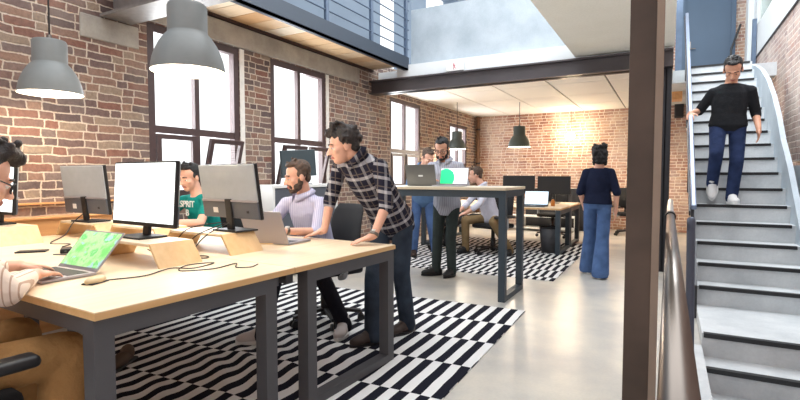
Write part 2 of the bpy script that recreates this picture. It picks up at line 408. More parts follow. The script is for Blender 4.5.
m = MB(); m.box(WX - .1, WX + .015, 2.5, 3.05, 2.52, 2.73, .01); struct(m.build('bearing_pad', GREYC), 'concrete pad in the brick below the cross beam', 'pad')

# mezzanine walkway
mz = sroot('walkway', (0, 0, 0), 'mezzanine walkway with wooden underside', 'walkway')
m = MB()
for k in range(15): m.box(-4.55, -3.9, 2.99 + k * .29, 2.99 + k * .29 + .276, 3.12, 3.15)
m.build('deck', DECK, mz)
m = MB(); m.box(-4.6, -3.9, 2.99, 7.36, 3.155, 3.19); m.build('deck_gap_backing', STEELD, mz)  # dark sheet added to keep the sky from showing through the board gaps
m = MB(); m.box(-4.6, -4.55, 2.98, 7.36, 3.09, 3.15); m.build('wall_angle', M('dark_brown_steel', (62, 40, 36), .5), mz)
m = MB(); m.box(-3.92, -3.88, 2.98, 7.4, 3.06, 3.27); m.box(-3.97, -3.88, 2.98, 7.4, 3.06, 3.085); m.build('edge_channel', M('walkway_channel', (66, 74, 86), .45, .3), mz)
rl = empty('railing', (-3.9, 3.0, 3.27), 'blue grey steel railing along the mezzanine walkway', 'railing')
for k in range(5):
    m = MB(); m.box(-.02, .02, k * 1.08 - .03, k * 1.08 + .03, 0, 1.0); m.build('post', STEELB, rl)
for k in range(6):
    m = MB(); m.cyl((0, -.1, .14 + k * .16), (0, 4.42, .14 + k * .16), .011 if k < 5 else .022, n=8); m.build('rail', STEELB, rl)

# columns
def hcol(mb, x, y, w, z0, z1, t=.014):
    mb.box(x - w / 2, x + w / 2, y - w / 2, y - w / 2 + t, z0, z1); mb.box(x - w / 2, x + w / 2, y + w / 2 - t, y + w / 2, z0, z1); mb.box(x - t / 2, x + t / 2, y - w / 2, y + w / 2, z0, z1)
m = MB(); m.box(-.17, -.045, 2.55, 2.7, 0.01, 2.96, .004); m.box(-.172, -.032, 2.53, 2.551, 0.01, 2.96, .003); m.box(-.172, -.032, 2.7, 2.715, 0.01, 2.96); m.box(-.2, .0, 2.48, 2.76, 0, .012)
struct(m.build('column', RUST), 'brown steel column in front of the stairs', 'column')
m = MB(); m.box(-.062, -.03, 2.52, 2.532, .012, 2.96, .002); struct(m.build('column_flange', M('worn_steel', (142, 124, 110), .45, .3, var=.1, scale=5)), 'lighter edge flange of the brown column', 'column')
m = MB(); hcol(m, -.055, 7.45, .13, 0, 2.7); struct(m.build('column_dark', STEELD), 'black steel column under the far end of the beam', 'column')

# stairs
st = sroot('staircase', (0, 0, 0), 'pale concrete stairs climbing to the upper floor', 'staircase')
SX0, SX1, RI, TR, Z0, Y0 = .25, 1.1, .175, .26, .27, 5.25
for k in range(17):
    y, z = Y0 + TR * k, Z0 + RI * k
    m = MB(); m.box(SX0, SX1, y, y + TR + (.0 if k < 16 else .0), z - RI - (.1 if k else .27), z); m.build('step', STAIRC, st)
    m = MB(); m.box(SX0 + .02, SX1 - .03, y - .012, y + .035, z - .028, z + .003); m.build('nosing', BLACKM, st)
m = MB(); m.box(SX0, 1.75, 4.3, 5.25, -.2, .095); m.build('landing', STAIRC, st)
for k in range(1, 6):
    y, z = 4.3 - .26 * (k - 1), .095 - RI * k
    m = MB(); m.box(SX0, 1.75, y - .26, y, z - .2, z); m.build('step', STAIRC, st)
for k in range(0, 5):
    y, z = 4.3 - .26 * k, .095 - RI * k
    m = MB(); m.box(SX0 + .01, 1.7, y - .012, y + .035, z - .03, z + .003); m.build('nosing', BLACKM, st)
m = MB(); m.prism([(5.1, .0), (5.1, .3), (9.4, 3.16), (9.4, 2.75)], 'x', .225, .25); m.build('stringer', STEELD, st)
m = MB(); m.prism([(5.25, .0), (5.25, .35), (5.7, .62), (6.13, 1.02), (6.52, 1.38), (6.93, 1.69), (7.22, 1.98), (7.58, 2.27), (8.06, 2.56), (8.6, 2.79), (9.05, 2.92), (9.66, 3.07), (9.66, 2.7), (9.0, 2.4)], 'x', 1.1, 1.15); m.build('curb', BLUEC, st)
# stairwell walls on the right
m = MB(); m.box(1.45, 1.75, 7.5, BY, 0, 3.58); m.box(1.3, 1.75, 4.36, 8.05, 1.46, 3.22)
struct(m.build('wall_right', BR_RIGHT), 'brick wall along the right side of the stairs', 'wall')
m = MB(); wall_cells(m, 'x', 1.44, .3, 4.36, BY, 3.6, 5.9, [(8.6, 11.9, 4.2, 5.5)])
struct(m.build('wall_right_upper', WHITEW), 'white wall above the brick on the right of the stairs', 'wall')
m = MB(); m.box(1.43, 1.47, 4.36, BY, 3.575, 3.6); struct(m.build('trim_3', STEELD), 'dark line between brick and white wall', 'trim')
w = sroot('window_5', (1.5, 8.6, 4.2), 'greenish glazed opening high in the white stair wall', 'window')
m = MB(); m.box(0, .01, 0, 3.3, 0, 1.3); m.build('pane', M('green_glass', (176, 198, 190), .15), w)
m = MB(); m.box(-.02, .04, 0, .05, 0, 1.3); m.box(-.02, .04, 3.25, 3.3, 0, 1.3); m.box(-.02, .04, .05, 3.25, 0, .04); m.build('window_frame', WHITEP, w)
m = MB(); m.box(1.26, 1.75, 4.3, 7.55, -.2, 1.4); struct(m.build('wall_right_base', BLUEC), 'blue grey plastered base under the right brick wall', 'wall')
m = MB(); m.box(1.0, 1.75, -1, 4.3, -1.5, -.2); struct(m.build('wall_stairwell', BLUEC), 'lower stairwell wall', 'wall')
m = MB(); m.box(.12, .25, -3.5, 4.3, -1.2, 0); struct(m.build('stairwell_edge', STAIRC), 'concrete edge of the floor at the stair opening', 'slab')
m = MB(); m.box(.12, .25, 4.3, 5.25, -.2, .0); struct(m.build('floor_strip', FLOOR), 'strip of concrete floor beside the stair landing', 'floor')
m = MB(); m.box(1.345, 1.45, 12.3, BY, 3.07, 5.8); struct(m.build('pier', WHITEW), 'narrow white pier in the corner by the blue door', 'pier')
m = MB(); m.box(1.36, 1.43, 11.75, 11.82, 3.07, 4.32); struct(m.build('post_corner', STEELB), 'grey steel post before the white pier', 'post')
hr = empty('wall_handrail', (1.08, 12.4, 3.07), 'short black sloping handrail beside the blue door', 'handrail')
m = MB(); m.tube([(0, 0, .84), (.16, .08, 1.36)], .022, smooth=0); m.build('rail', BLACKM, hr)
m = MB(); m.box(-.018, .018, -.018, .018, 0, .85); m.build('post', BLACKM, hr)
# blue door at the top
d = sroot('door_1', (.25, BY, 3.07), 'blue grey door at the top of the stairs', 'door')
m = MB(); m.box(0, .84, -.06, -.02, 0, 2.5); m.build('door_leaf', DOORM, d)
m = MB(); m.box(.84, .92, -.09, 0, 0, 2.5); m.box(-.06, 0, -.09, 0, 0, 2.5); m.box(-.06, .92, -.09, 0, 2.5, 2.6); m.build('door_frame', DOORM, d)
m = MB(); m.cyl((.08, -.06, .98), (.08, -.12, .98), .012); m.cyl((.08, -.12, .98), (.2, -.12, .98), .011); m.box(.055, .105, -.068, -.06, .86, 1.15); m.build('door_handle', CHROME, d)

# ------------------------------------------------------------ rails by the stairs
g = empty('stair_handrail', (.2, 5.0, 1.0), 'grey blue steel handrail climbing the left side of the stairs', 'handrail')
zr = lambda y: Z0 + RI / TR * (y - Y0) + .9 - 1.0
m = MB(); m.bar((0, 0, zr(5.0)), (0, 4.3, zr(9.3)), .045, .05, bev=.01); m.build('rail', RAILM, g)
m = MB(); m.bar((-.03, 0, zr(5.0) - .05), (-.03, 4.3, zr(9.3) - .05), .012, .05); m.build('lower_rail', STEELD, g)
for k in range(4):
    y = .25 + k * 1.25; zz = zr(5 + y)
    m = MB(); m.box(-.012, .012, y - .03, y + .03, zz - .92, zz - .01); m.build('post', STEELD, g)
g = empty('guard_rail', (.018, 0, 0), 'thick brushed steel guard rail along the edge of the stair opening', 'railing')
m = MB(); m.tube([(0, .15, 1.0), (0, 3.9, 1.0)], .0245, 20, 0); m.build('handrail', CHROME, g, True)
m = MB(); m.tube([(0, 3.93, 1.0), (.0, 4.6, 1.02), (.005, 5.6, 1.03)], .023, 16, 4); m.build('rail_end', M('pale_steel', (214, 210, 205), .3, .8), g, True)
m = MB(); m.cyl((0, 3.86, 1.0), (0, 3.97, 1.0), .034); m.build('bracket', BLACKM, g)
for y in (.7, 2.3, 3.9):
    m = MB(); m.box(-.008, .008, y - .025, y + .025, 0, .98); m.build('post', STEELD, g)
g = empty('lower_handrail', (.135, 3.25, 0), 'grey blue tube handrail going down the lower flight', 'handrail')
m = MB(); m.tube([(0, 0, .02), (-.008, .06, .6), (-.012, .09, .98), (-.012, .1, 1.02)], .0225, 14, 4); m.build('tube', M('dark_handrail', (84, 90, 106), .35, .4), g, True)
m = MB(); m.cyl((0, 0, 0), (0, 0, .012), .05); m.build('foot_plate', RAILM, g)
# bits hanging under the slab beside the stairs
m = MB(); m.box(.02, .19, 10.6, 11.0, 2.72, 2.86); struct(m.build('slab_nib', BENCH), 'small wooden boxing under the landing edge', 'trim')
g = empty('alarm_horn', (.12, 12.55, 1.95), 'black box speaker hanging on the brick beside the stairs', 'speaker')
m = MB(); m.box(-.04, .14, -.1, .1, .62, 1.0, .02); m.build('body', BLACKM, g)
m = MB(); m.box(.02, .08, -.03, .12, 1.0, 1.1); m.build('bracket', BLACKM, g)
m = MB(); m.box(.05, .15, 9.68, 9.78, 3.07, 4.9); struct(m.build('post_upper', STEELB), 'blue steel post at the landing edge', 'post')

g = empty('drain_pipe', (-4.5, 12.58, 0), 'brown pipe standing in the far brick corner', 'pipe')
m = MB(); m.cyl((0, 0, 0), (0, 0, 2.86), .05); m.build('pipe', M('pipe_brown', (120, 88, 66), .5), g, True)
for zq in (.6, 1.6, 2.5):
    m = MB(); m.cyl((0, 0, zq), (0, 0, zq + .04), .058); m.box(-.015, .015, 0, .1, zq, zq + .04); m.build('bracket', STEELD, g)
# exit sign on the beam
g = empty('exit_sign', (-3.02, 7.33, 2.945), 'small white emergency exit sign on the dark beam', 'sign')
m = MB(); m.box(-.15, .15, -.03, .03, 0, .15, .008); m.build('housing', WHITEP, g)
SIGNL = EM('sign_light', (255, 238, 240), .6)
m = MB(); m.box(-.125, -.03, -.034, -.03, .03, .125); m.build('lit_panel', SIGNL, g)
m = MB(); m.box(.04, .125, -.034, -.03, .04, .115); m.build('lit_panel', SIGNL, g)
m = MB(); m.sph((-.005, -.034, .11), .011); m.bar((-.005, -.033, .1), (.005, -.033, .06), .02, .006, (0, 1, 0)); m.bar((.005, -.033, .062), (-.018, -.033, .032), .01, .006, (0, 1, 0)); m.bar((.005, -.033, .062), (.026, -.033, .035), .01, .006, (0, 1, 0)); m.bar((-.025, -.033, .09), (.022, -.033, .08), .009, .006, (0, 1, 0))
m.build('pictogram', M('sign_pink', (226, 150, 160), .5), g)

# ------------------------------------------------------------ rugs
def rug(name, x0, x1, y0, y1, mat, label, wr=0):
    bm = bmesh.new(); nx, ny = int((x1 - x0) / .03), int((y1 - y0) / .03); th = .008
    g = [[None] * (ny + 1) for _ in range(nx + 1)]
    for i in range(nx + 1):
        for j in range(ny + 1):
            x = x0 + (x1 - x0) * i / nx; y = y0 + (y1 - y0) * j / ny; z = th
            if wr and x < -1.86 and x > -3.6:
                for cx, cy, a, s in ((-2.5, 2.5, .035, .5), (-2.25, 2.2, .03, .35), (-2.7, 1.7, .02, .4), (-2.2, 2.75, .025, .3)):
                    dd = ((x - cx) ** 2 + (y - cy) ** 2) / s ** 2
                    if dd < 4: z += wr * a * math.exp(-dd * 1.5) * (.5 + .5 * math.sin((x * .5 + y) * 26 + cx * 9))
            g[i][j] = bm.verts.new((x - x1, y - y1, z))
    for i in range(nx):
        for j in range(ny): bm.faces.new((g[i][j], g[i + 1][j], g[i + 1][j + 1], g[i][j + 1]))
    edge = [e for e in bm.edges if e.is_boundary]
    r = bmesh.ops.extrude_edge_only(bm, edges=edge)
    for v in r['geom']:
        if isinstance(v, bmesh.types.BMVert): v.co.z = 0.0005
    me = bpy.data.meshes.new(name); bm.to_mesh(me); bm.free()
    o = link(name, me, mat, smooth='auto'); o.location = (x1, y1, 0); return tag(o, label, 'rug')
rug('striped_rug', -4.1, -1.16, .75, 4.59, RUGM, 'large black and white striped rug under the near desks, rumpled by the chair', 1).rotation_euler = (0, 0, R(1.5))
rug('striped_rug', -4.2, -1.2, 6.07, 9.6, RUGS, 'black and white striped rug in the far room behind the standing table')

# ------------------------------------------------------------ desks
DZ = .81; ROT = R(-2.5); ORG = V((-1.72, .955, 0))
def D(x, y, z=DZ):
    """point on the near desks: x into the room from the aisle end, y away from the camera"""
    p = Matrix.Rotation(ROT, 3, 'Z') @ V((-x, y, 0)); return V((ORG.x + p.x, ORG.y + p.y, z))
def frame_end(x, y0, y1, z, parent, w=.072, zb=.0095):
    DESKF = FARF if w < .0755 and w != .072 else MATS['desk_frame_grey']
    m = MB(); m.box(x - w, x, y0, y0 + w, zb, z); m.build('leg', DESKF, parent)
    m = MB(); m.box(x - w, x, y1 - w, y1, zb, z); m.build('leg', DESKF, parent)
    m = MB(); m.box(x - w, x, y0 + w, y1 - w, zb, w * .8); m.build('foot_bar', DESKF, parent)
    m = MB(); m.box(x - w, x, y0 + w, y1 - w, z - w, z); m.build('top_bar', DESKF, parent)
def desk(label, loc, rz, L, Wd, Z, group=None, w=.072, th=.03, tops=(DTOP, DEDGE)):
    """desk whose aisle end is local x=0 and which runs to -x"""
    d = empty('desk', loc, label, 'desk', rz, group)
    m = MB(); m.box(-L, 0, 0, Wd, Z - th + .004, Z, .002); m.build('desktop', tops[0], d)
    m = MB(); m.box(-L + .001, .001, -.001, Wd + .001, Z - th, Z - .0045); m.build('edge_band', tops[1], d)
    return d
for k, (ya, la, la2) in enumerate(((0, 'birch desk nearest the camera, used by the man in the striped shirt', 0), (.985, 'birch desk on the window side, the plaid shirted man leans on its end', .1))):
    d = desk(la, D(0, ya, .0), ROT, 2.62, .98, DZ, 'paired birch office desks')
    y0, y1 = (.0, .865) if k == 0 else (.105, .978)
    for x in (-.012, -2.54): frame_end(x, y0, y1, DZ - .03, d)
    for y in (.02, .9):
        m = MB(); m.box(-2.54, -.084, y, y + .05, DZ - .1, DZ - .03); m.build('apron', DESKF, d)
d = desk('tall standing table with two laptops on it', (-1.42, 4.78, 0), 0, 1.6, .76, 1.165, tops=(wood('pale_table_top', (226, 214, 192), (236, 226, 208), 0, .6), wood('pale_table_edge', (206, 188, 160), (218, 202, 176), 0, .6)))
frame_end(-.005, .02, .745, 1.135, d, .07, 0); frame_end(-1.52, .02, .745, 1.135, d, .07, 0)
for y in (.03, .68):
    m = MB(); m.box(-1.52, -.075, y, y + .05, 1.06, 1.135); m.build('apron', FARF, d)
d0 = desk('birch desk in the far room with an open laptop by its end', (-1.5, 8.1, 0), 0, 2.5, .98, .76, 'far room desks')
frame_end(-.01, .01, .96, .73, d0, .075); frame_end(-2.42, .01, .96, .73, d0, .075)
d1 = dup(d0, (-1.5, 9.1, 0), 0, 'birch desk in the far room holding the two black monitors')

def stand(loc, rz, label, L=.5, Wd=.25, h=.12, sl=.085):
    s = empty('monitor_riser', loc, label, 'monitor riser', rz, 'bent plywood monitor risers'); t = .016
    m = MB(); m.box(-L / 2, L / 2, -Wd / 2, Wd / 2, h - t, h, .003); m.build('top_plate', DTOP, s)
    for q in (-1, 1):
        m = MB(); a, b = L / 2 * q, (L / 2 + sl) * q
        m.prism([(a, h), (a - t * q, h - .001), (b - t * q, 0), (b, 0)], 'y', -Wd / 2, Wd / 2); m.build('side_panel', PLY, s)
    return s
def monitor(loc, rz, label, w=.62, h=.365, back=False, lit=(236, 244, 246), up=.085, tilt=4):
    """screen faces local -y"""
    mo = empty('monitor', loc, label, 'monitor', rz, 'desk monitors')
    m = MB(); m.box(-.12, .12, -.085, .085, 0, .012, .004); m.build('stand_base', BLACKM, mo)
    m = MB(); m.bar((0, .03, .01), (0, .05, up + h * .35), .06, .02, (0, 1, 0), .004); m.build('stand_neck', BLACKM, mo)
    T = Matrix.Translation((0, .0, up)) @ Matrix.Rotation(R(-tilt), 4, 'X')
    m = MB(); m.box(-w / 2, w / 2, 0, .022, 0, h, .005); m.xf(T); p = m.build('panel', MONB, mo)
    m = MB(); m.box(-w / 2 + .01, w / 2 - .01, -.0015, .0, .022, h - .01); m.xf(T); m.build('display', EM('display_%d' % len(bpy.data.materials), lit, .75) if lit else MONB, p)
    m = MB(); m.box(-w / 2 + .004, w / 2 - .004, .022, .03, h * .32, h - .004, .004); m.xf(T); m.build('back_cover', MONG, p)
    m = MB(); m.box(-w / 2 + .004, w / 2 - .004, .022, .034, .004, h * .31, .004); m.xf(T); q = m.build('back_band', MOND, p)
    m = MB(); m.bar((-w / 2 + .01, .036, h * .335), (w / 2 - .01, .036, h * .335), .008, .012); m.xf(T); m.build('back_ridge', SILVER, p)
    m = MB(); m.box(-.02, .03, .03, .036, h * .14, h * .22); m.box(-.19, -.17, .03, .036, h * .12, h * .16); m.xf(T); m.build('ports', KEYS, p)
    m = MB(); m.box(.12, .17, .0335, .0352, h * .1, h * .2); m.xf(T); m.build('sticker', WHITEP, p)
    return mo
RZ = DZ + .12
stand((-4.2, 1.70, DZ), ROT, 'plywood riser at the far left under a white screened monitor')
stand((-2.57, 1.71, DZ), ROT, 'plywood riser under the big bright monitor, nearest the camera')
stand((-3.93, 2.2, DZ), ROT, 'plywood riser under the monitor by the brick wall')
stand((-2.58, 2.18, DZ), ROT, 'plywood riser in front of the bearded man, under the grey backed monitor')
stand((-3.25, 2.2, DZ), ROT, 'plywood riser in front of the man in the green shirt')
monitor((-4.28, 1.70, RZ), ROT, 'bright screened monitor cut off by the left edge', .56, up=.075)
monitor((-2.64, 1.74, RZ), ROT + R(-1), 'big monitor with a blank white screen on the near desk', .62, .37, up=.065)
monitor((-3.9, 2.16, RZ), ROT + R(182), 'monitor seen from behind in front of the brick wall', .58, .37, tilt=6, up=.065)
monitor((-2.43, 2.24, RZ), ROT + R(176), 'grey backed monitor seen from behind in front of the bearded man', .57, .345, tilt=8, up=.085)

def laptop(loc, rz, label, w=.33, dp=.23, ang=110, body=SILVER, screen=None, group=None, logo=False):
    """keyboard toward local -y, hinge at y=0"""
    l = empty('laptop', loc, label, 'laptop', rz, group or 'open laptops')
    m = MB(); m.box(-w / 2, w / 2, -dp, 0, .002, .016, .004); b = m.build('base', body, l)
    m = MB(); m.box(-w / 2 + .02, w / 2 - .02, -dp * .5, -.025, .016, .0172); m.build('keyboard', KEYS, b)
    m = MB(); m.box(-.05, .05, -dp + .015, -dp * .57, .016, .0166); m.build('trackpad', GREYP, b)
    T = Matrix.Translation((0, 0, .014)) @ Matrix.Rotation(R(90 - ang), 4, 'X')
    m = MB(); m.box(-w / 2, w / 2, -.004, .004, 0, dp * .95, .003); m.xf(T); q = m.build('lid', body, l)
    m = MB(); m.box(-w / 2 + .008, w / 2 - .008, -.0055, -.004, .016, dp * .95 - .01); m.xf(T); m.build('display', screen or KEYS, q)
    if logo:
        m = MB(); m.box(-.028, .028, .004, .0052, dp * .4, dp * .47, .002); m.xf(T); m.build('logo', WHITEP, q)
    return l
# map-like green screen
t = NT('map_screen'); co = t.coord(); n = t.noise(co, 9, 5, .6); n2 = t.noise(co, 22, 3)
c_ = t.ramp(n.outputs[0], [(.35, rgb(120, 206, 112)), (.48, rgb(176, 226, 160)), (.56, rgb(96, 196, 104)), (.66, rgb(196, 226, 190))])
c_ = t.mix(t.math('GREATER_THAN', n2.outputs[0], .62), c_, rgb(160, 196, 196)); t.base(c_); t.link(c_, t.b.inputs['Emission Color']); t.b.inputs['Emission Strength'].default_value = .3; t.rm(.5, 0, .2); MAPS = t.m
t = NT('green_site_screen'); o_ = t.xyz(t.coord()); dd = t.math('ADD', t.math('POWER', t.math('ADD', o_[0], .1), 2), t.math('POWER', t.math('SUBTRACT', o_[2], .09), 2))
inb = t.math('MULTIPLY', t.math('LESS_THAN', o_[0], -.01), t.math('LESS_THAN', o_[2], .165)); inb = t.math('MAXIMUM', inb, t.math('LESS_THAN', dd, .0115))
c_ = t.mix(inb, rgb(232, 240, 244), rgb(40, 220, 130)); t.base(c_); t.link(c_, t.b.inputs['Emission Color']); t.b.inputs['Emission Strength'].default_value = .6; SITES = t.m
BLUES = EM('pale_blue_screen', (214, 232, 246), .6)
laptop((-2.535, 1.33, DZ), 0, 'silver laptop with a green map on its screen on the near desk', .335, .235, 130, screen=MAPS)
laptop((-2.42, 2.52, DZ), R(183), 'silver laptop seen from behind in front of the bearded man', .36, .25, 112)
laptop((-2.47, 5.03, 1.165), R(180), 'dark grey laptop with its lid toward the camera on the standing table', .37, .25, 105, GREYL, logo=True)
laptop((-2.12, 5.12, 1.165), R(0), 'laptop with a green and white screen on the standing table', .34, .21, 103, SILVER, SITES)
laptop((-2.0, 8.55, .76), R(0), 'open laptop with a pale blue screen on the far desk', .41, .27, 105, BLACKM, BLUES)
monitor((-2.6, 9.62, .76), 0, 'left one of two dark screened monitors in the far room', .64, .36, lit=None, up=.17)
monitor((-1.93, 9.66, .76), 0, 'right one of two dark screened monitors in the far room', .62, .35, lit=None, up=.17)

# small things on the desks
g = empty('computer_mouse', (-2.2, 1.23, DZ), 'beige wired mouse near the front edge of the desk', 'mouse', R(20))
m = MB(); m.sph((0, 0, .012), (.03, .055, .022), 3); 
for v in m.b.verts: v.co.z = max(v.co.z, .001)
m.build('shell', M('mouse_beige', (214, 190, 150), .4), g, True)
m = MB(); m.box(-.029, .029, -.05, .05, 0.0005, .007, .003); m.build('base', KEYS, g)
def cable(name, pts, label, r=.0028, grp='desk cables'):
    m = MB(); m.tube(pts, r, 6, 8); return tag(m.build(name, CABLE, smooth=True), label, 'cable', grp)
z = DZ + .004
cable('mouse_cable', [(-2.2, 1.285, z), (-2.14, 1.42, z), (-2.2, 1.6, z), (-2.1, 1.66, z), (-2.14, 1.82, z), (-2.2, 1.7, z), (-2.1, 1.58, z), (-2.0, 1.7, z), (-2.02, 1.86, z), (-1.93, 1.78, z), (-1.87, 1.82, z), (-1.9, 1.9, z)], 'thin dark mouse cable looping over the near desk')
cable('cable', [(-2.42, 2.18, .985), (-2.46, 2.06, .93), (-2.48, 1.98, .86), (-2.42, 1.92, z), (-2.5, 1.86, z), (-2.6, 1.95, z), (-2.66, 2.0, z)], 'black cable dropping from the ports of the grey backed monitor', .0035)
cable('cable', [(-2.44, 2.17, .985), (-2.52, 2.02, .92), (-2.56, 1.97, .84), (-2.5, 1.9, z), (-2.36, 1.95, z), (-2.3, 1.9, z), (-2.4, 1.86, z)], 'second looser black cable curling under the grey backed monitor', .0035)
cable('cable', [(-2.46, 2.17, .99), (-2.62, 2.03, .95), (-2.68, 1.95, .83), (-2.75, 1.9, z), (-2.9, 1.95, z)], 'black cable running left from the grey backed monitor', .003)
cable('cable', [(-3.95, 2.13, .99), (-3.9, 2.03, .93), (-3.86, 1.95, .85), (-3.75, 1.8, z), (-3.6, 1.85, z), (-3.5, 1.75, z)], 'black cable hanging from the monitor by the brick wall', .004)
cable('laptop_cable', [(-2.69, 1.32, z), (-2.75, 1.5, z), (-3.0, 1.6, z), (-3.2, 1.55, z)], 'dark charging cable of the laptop with the green map', .003)
g = empty('charger', D(1.55, .62), 'black power adapter lying beside the map laptop', 'charger', R(-30))
m = MB(); m.box(-.06, .06, -.028, .028, .0005, .03, .006); m.build('body', BLACKM, g)
m = MB(); m.cyl((.06, 0, .014), (.085, 0, .012), .006, .004); m.build('plug', CABLE, g)
g = empty('phone', D(1.75, .52), 'black phone lying flat left of the map laptop', 'phone', R(-40))
m = MB(); m.box(-.04, .04, -.08, .08, .0005, .009, .003); m.build('body', BLACKM, g)
m = MB(); m.box(-.036, .036, -.074, .074, .009, .0096); m.build('screen', MONB, g)
g = empty('marker_pen', (-2.32, 2.66, DZ), 'wooden marker pen with a blue cap near the leaning hand', 'pen', R(-35))
m = MB(); m.cyl((0, -.06, .008), (0, .03, .008), .007, n=10); m.build('barrel', PLY, g, True)
m = MB(); m.cyl((0, -.1, .008), (0, -.06, .008), .008, n=10); m.build('cap', M('pen_blue', (50, 60, 130), .4), g, True)
g = empty('pencil', (-2.42, 2.5, DZ), 'thin wooden pencil lying before the silver laptop', 'pencil', R(-60))
m = MB(); m.cyl((0, -.08, .005), (0, .08, .005), .004, n=6); m.build('barrel', PLY, g)
m = MB(); m.cyl((0, .08, .005), (0, .095, .005), .004, .0005, 6); m.build('tip', KEYS, g)
g = empty('bottle', (-1.75, 8.72, .76), 'small orange bottle behind the far laptop', 'bottle')
m = MB(); m.lathe([(.0, 0), (.032, 0), (.034, .08), (.02, .11), (.014, .125), (.0, .126)], 16); m.build('body', M('orange_plastic', (214, 132, 52), .4), g, True)
m = MB(); m.cyl((0, 0, .12), (0, 0, .15), .016); m.build('cap', KEYS, g, True)
g = empty('paper_stack', (-1.72, 5.25, 1.165), 'small white papers at the end of the standing table', 'paper', R(12))
m = MB(); m.box(-.1, .1, -.07, .07, 0, .006); m.build('sheets', WHITEP, g)

# bench and ledge at the brick wall, cabinet with a screen under the second window
g = empty('wall_bench', (-4.5, 1.5, 0), 'long orange brown wooden bench box along the brick wall', 'bench')
m = MB(); m.box(-.1, .06, -2.2, 1.15, .0, .93, .006); m.build('body', BENCH, g)
m = MB(); m.box(-.1, .08, -2.2, 1.15, .93, .945, .003); m.build('top_board', BENCH, g)
m = MB(); m.box(-4.6, -4.555, -.7, 2.95, 1.045, 1.06); struct(m.build('trim_2', BENCH), 'thin wooden ledge strip on the brick wall', 'trim')
g = empty('white_cabinet', (-4.38, 5.1, 0), 'white open cabinet under the second window', 'cabinet')
m = MB(); m.box(-.2, .2, -.66, .66, 1.13, 1.17, .004); m.build('top', WHITEP, g)
for y in (-.66, .62):
    m = MB(); m.box(-.2, .2, y, y + .04, 0, 1.13); m.build('side_panel', WHITEP, g)
m = MB(); m.box(-.2, -.18, -.62, .62, .1, 1.13); m.build('back_panel', MOND, g)
m = MB(); m.box(-.19, .185, -.61, .61, .08, 1.12); m.build('dark_interior_fill', MOND, g)  # added slate block standing in for the dark inside of the open cabinet
m = MB(); m.box(-.19, .19, -.62, .62, .03, .08); m.build('shelf', WHITEP, g)
g = empty('display_screen', (-4.36, 5.16, 1.17), 'dark flat screen standing on the white cabinet by the window', 'screen', R(-110))
m = MB(); m.box(-.14, .14, -.09, .09, 0, .012, .004); m.build('stand_base', BLACKM, g)
m = MB(); m.box(-.03, .03, -.0, .03, .01, .25); m.build('stand_neck', BLACKM, g)
m = MB(); m.box(-.26, .26, -.03, .01, .1, .46, .006); m.xf(Matrix.Rotation(R(4), 4, 'Y')); p = m.build('panel', M('screen_slate', (62, 74, 80), .4), g)

g = empty('shoe', (-3.2, 1.95, .0085), 'loose dark brown shoe on the striped rug under the near desk', 'shoe', R(-60))
m = MB(); m.sph((.03, 0, .045), (.13, .046, .045), 3); m.sph((-.06, 0, .06), (.06, .042, .06), 3)
for v in m.b.verts: v.co.z = max(v.co.z, .012)
m.build('upper', M('brown_suede', (92, 74, 62), .8), g, True)
m = MB(); m.box(-.125, .16, -.045, .045, 0, .018, .008); m.build('sole', KEYS, g)
# far room clutter
g = empty('waste_bin', (-1.72, 8.35, 0), 'dark grey round waste bin under the far desk', 'bin')
m = MB(); m.lathe([(0, 0.001), (.13, 0.001), (.165, .42), (.158, .42), (.124, .02), (0, .02)], 24); m.build('body', M('bin_grey', (66, 66, 70), .6), g, True)
m = MB(); m.lathe([(.16, .42), (.172, .42), (.172, .435), (.16, .435), (.16, .42)], 24); m.build('rim', BLACKM, g)
g = empty('red_crate', (-1.3, 9.9, 0), 'upright red box beside the far desk end', 'box')
m = MB(); m.box(-.07, .1, -.15, .15, 0, .62, .01); m.build('body', REDP, g)
m = MB(); m.box(-.075, .105, -.155, .155, .62, .65, .005); m.build('lid', M('dark_red', (140, 30, 26), .5), g)
g = empty('low_shelf', (-3.0, 11.6, 0), 'low white shelf unit standing at the back wall', 'shelf')
for zq in (.06, .33):
    m = MB(); m.box(-1.2, 1.2, -.17, .17, zq, zq + .03); m.build('shelf', WHITEP, g)
for xq in (-1.2, -.02, 1.17):
    m = MB(); m.box(xq, xq + .03, -.17, .17, 0, .33); m.build('upright', WHITEP, g)
g = empty('dark_cabinet', (-2.3, 12.2, 0), 'low black cabinet against the far brick wall behind the monitors', 'cabinet')
m = MB(); m.box(-.75, .75, -.22, .22, .06, .98, .006); b_ = m.build('body', BLACKM, g)
for q in (-1, 1):
    m = MB(); m.box(q * .375 - .36, q * .375 + .36, -.235, -.22, .09, .95, .004); dd = m.build('door', M('cab_black', (36, 36, 40), .5), g)
    m = MB(); m.box(q * .04 - .006, q * .04 + .006, -.25, -.235, .45, .6); m.build('handle', GREYP, dd)
m = MB(); m.box(-.72, .72, -.2, .2, 0, .06); m.build('plinth', KEYS, g)

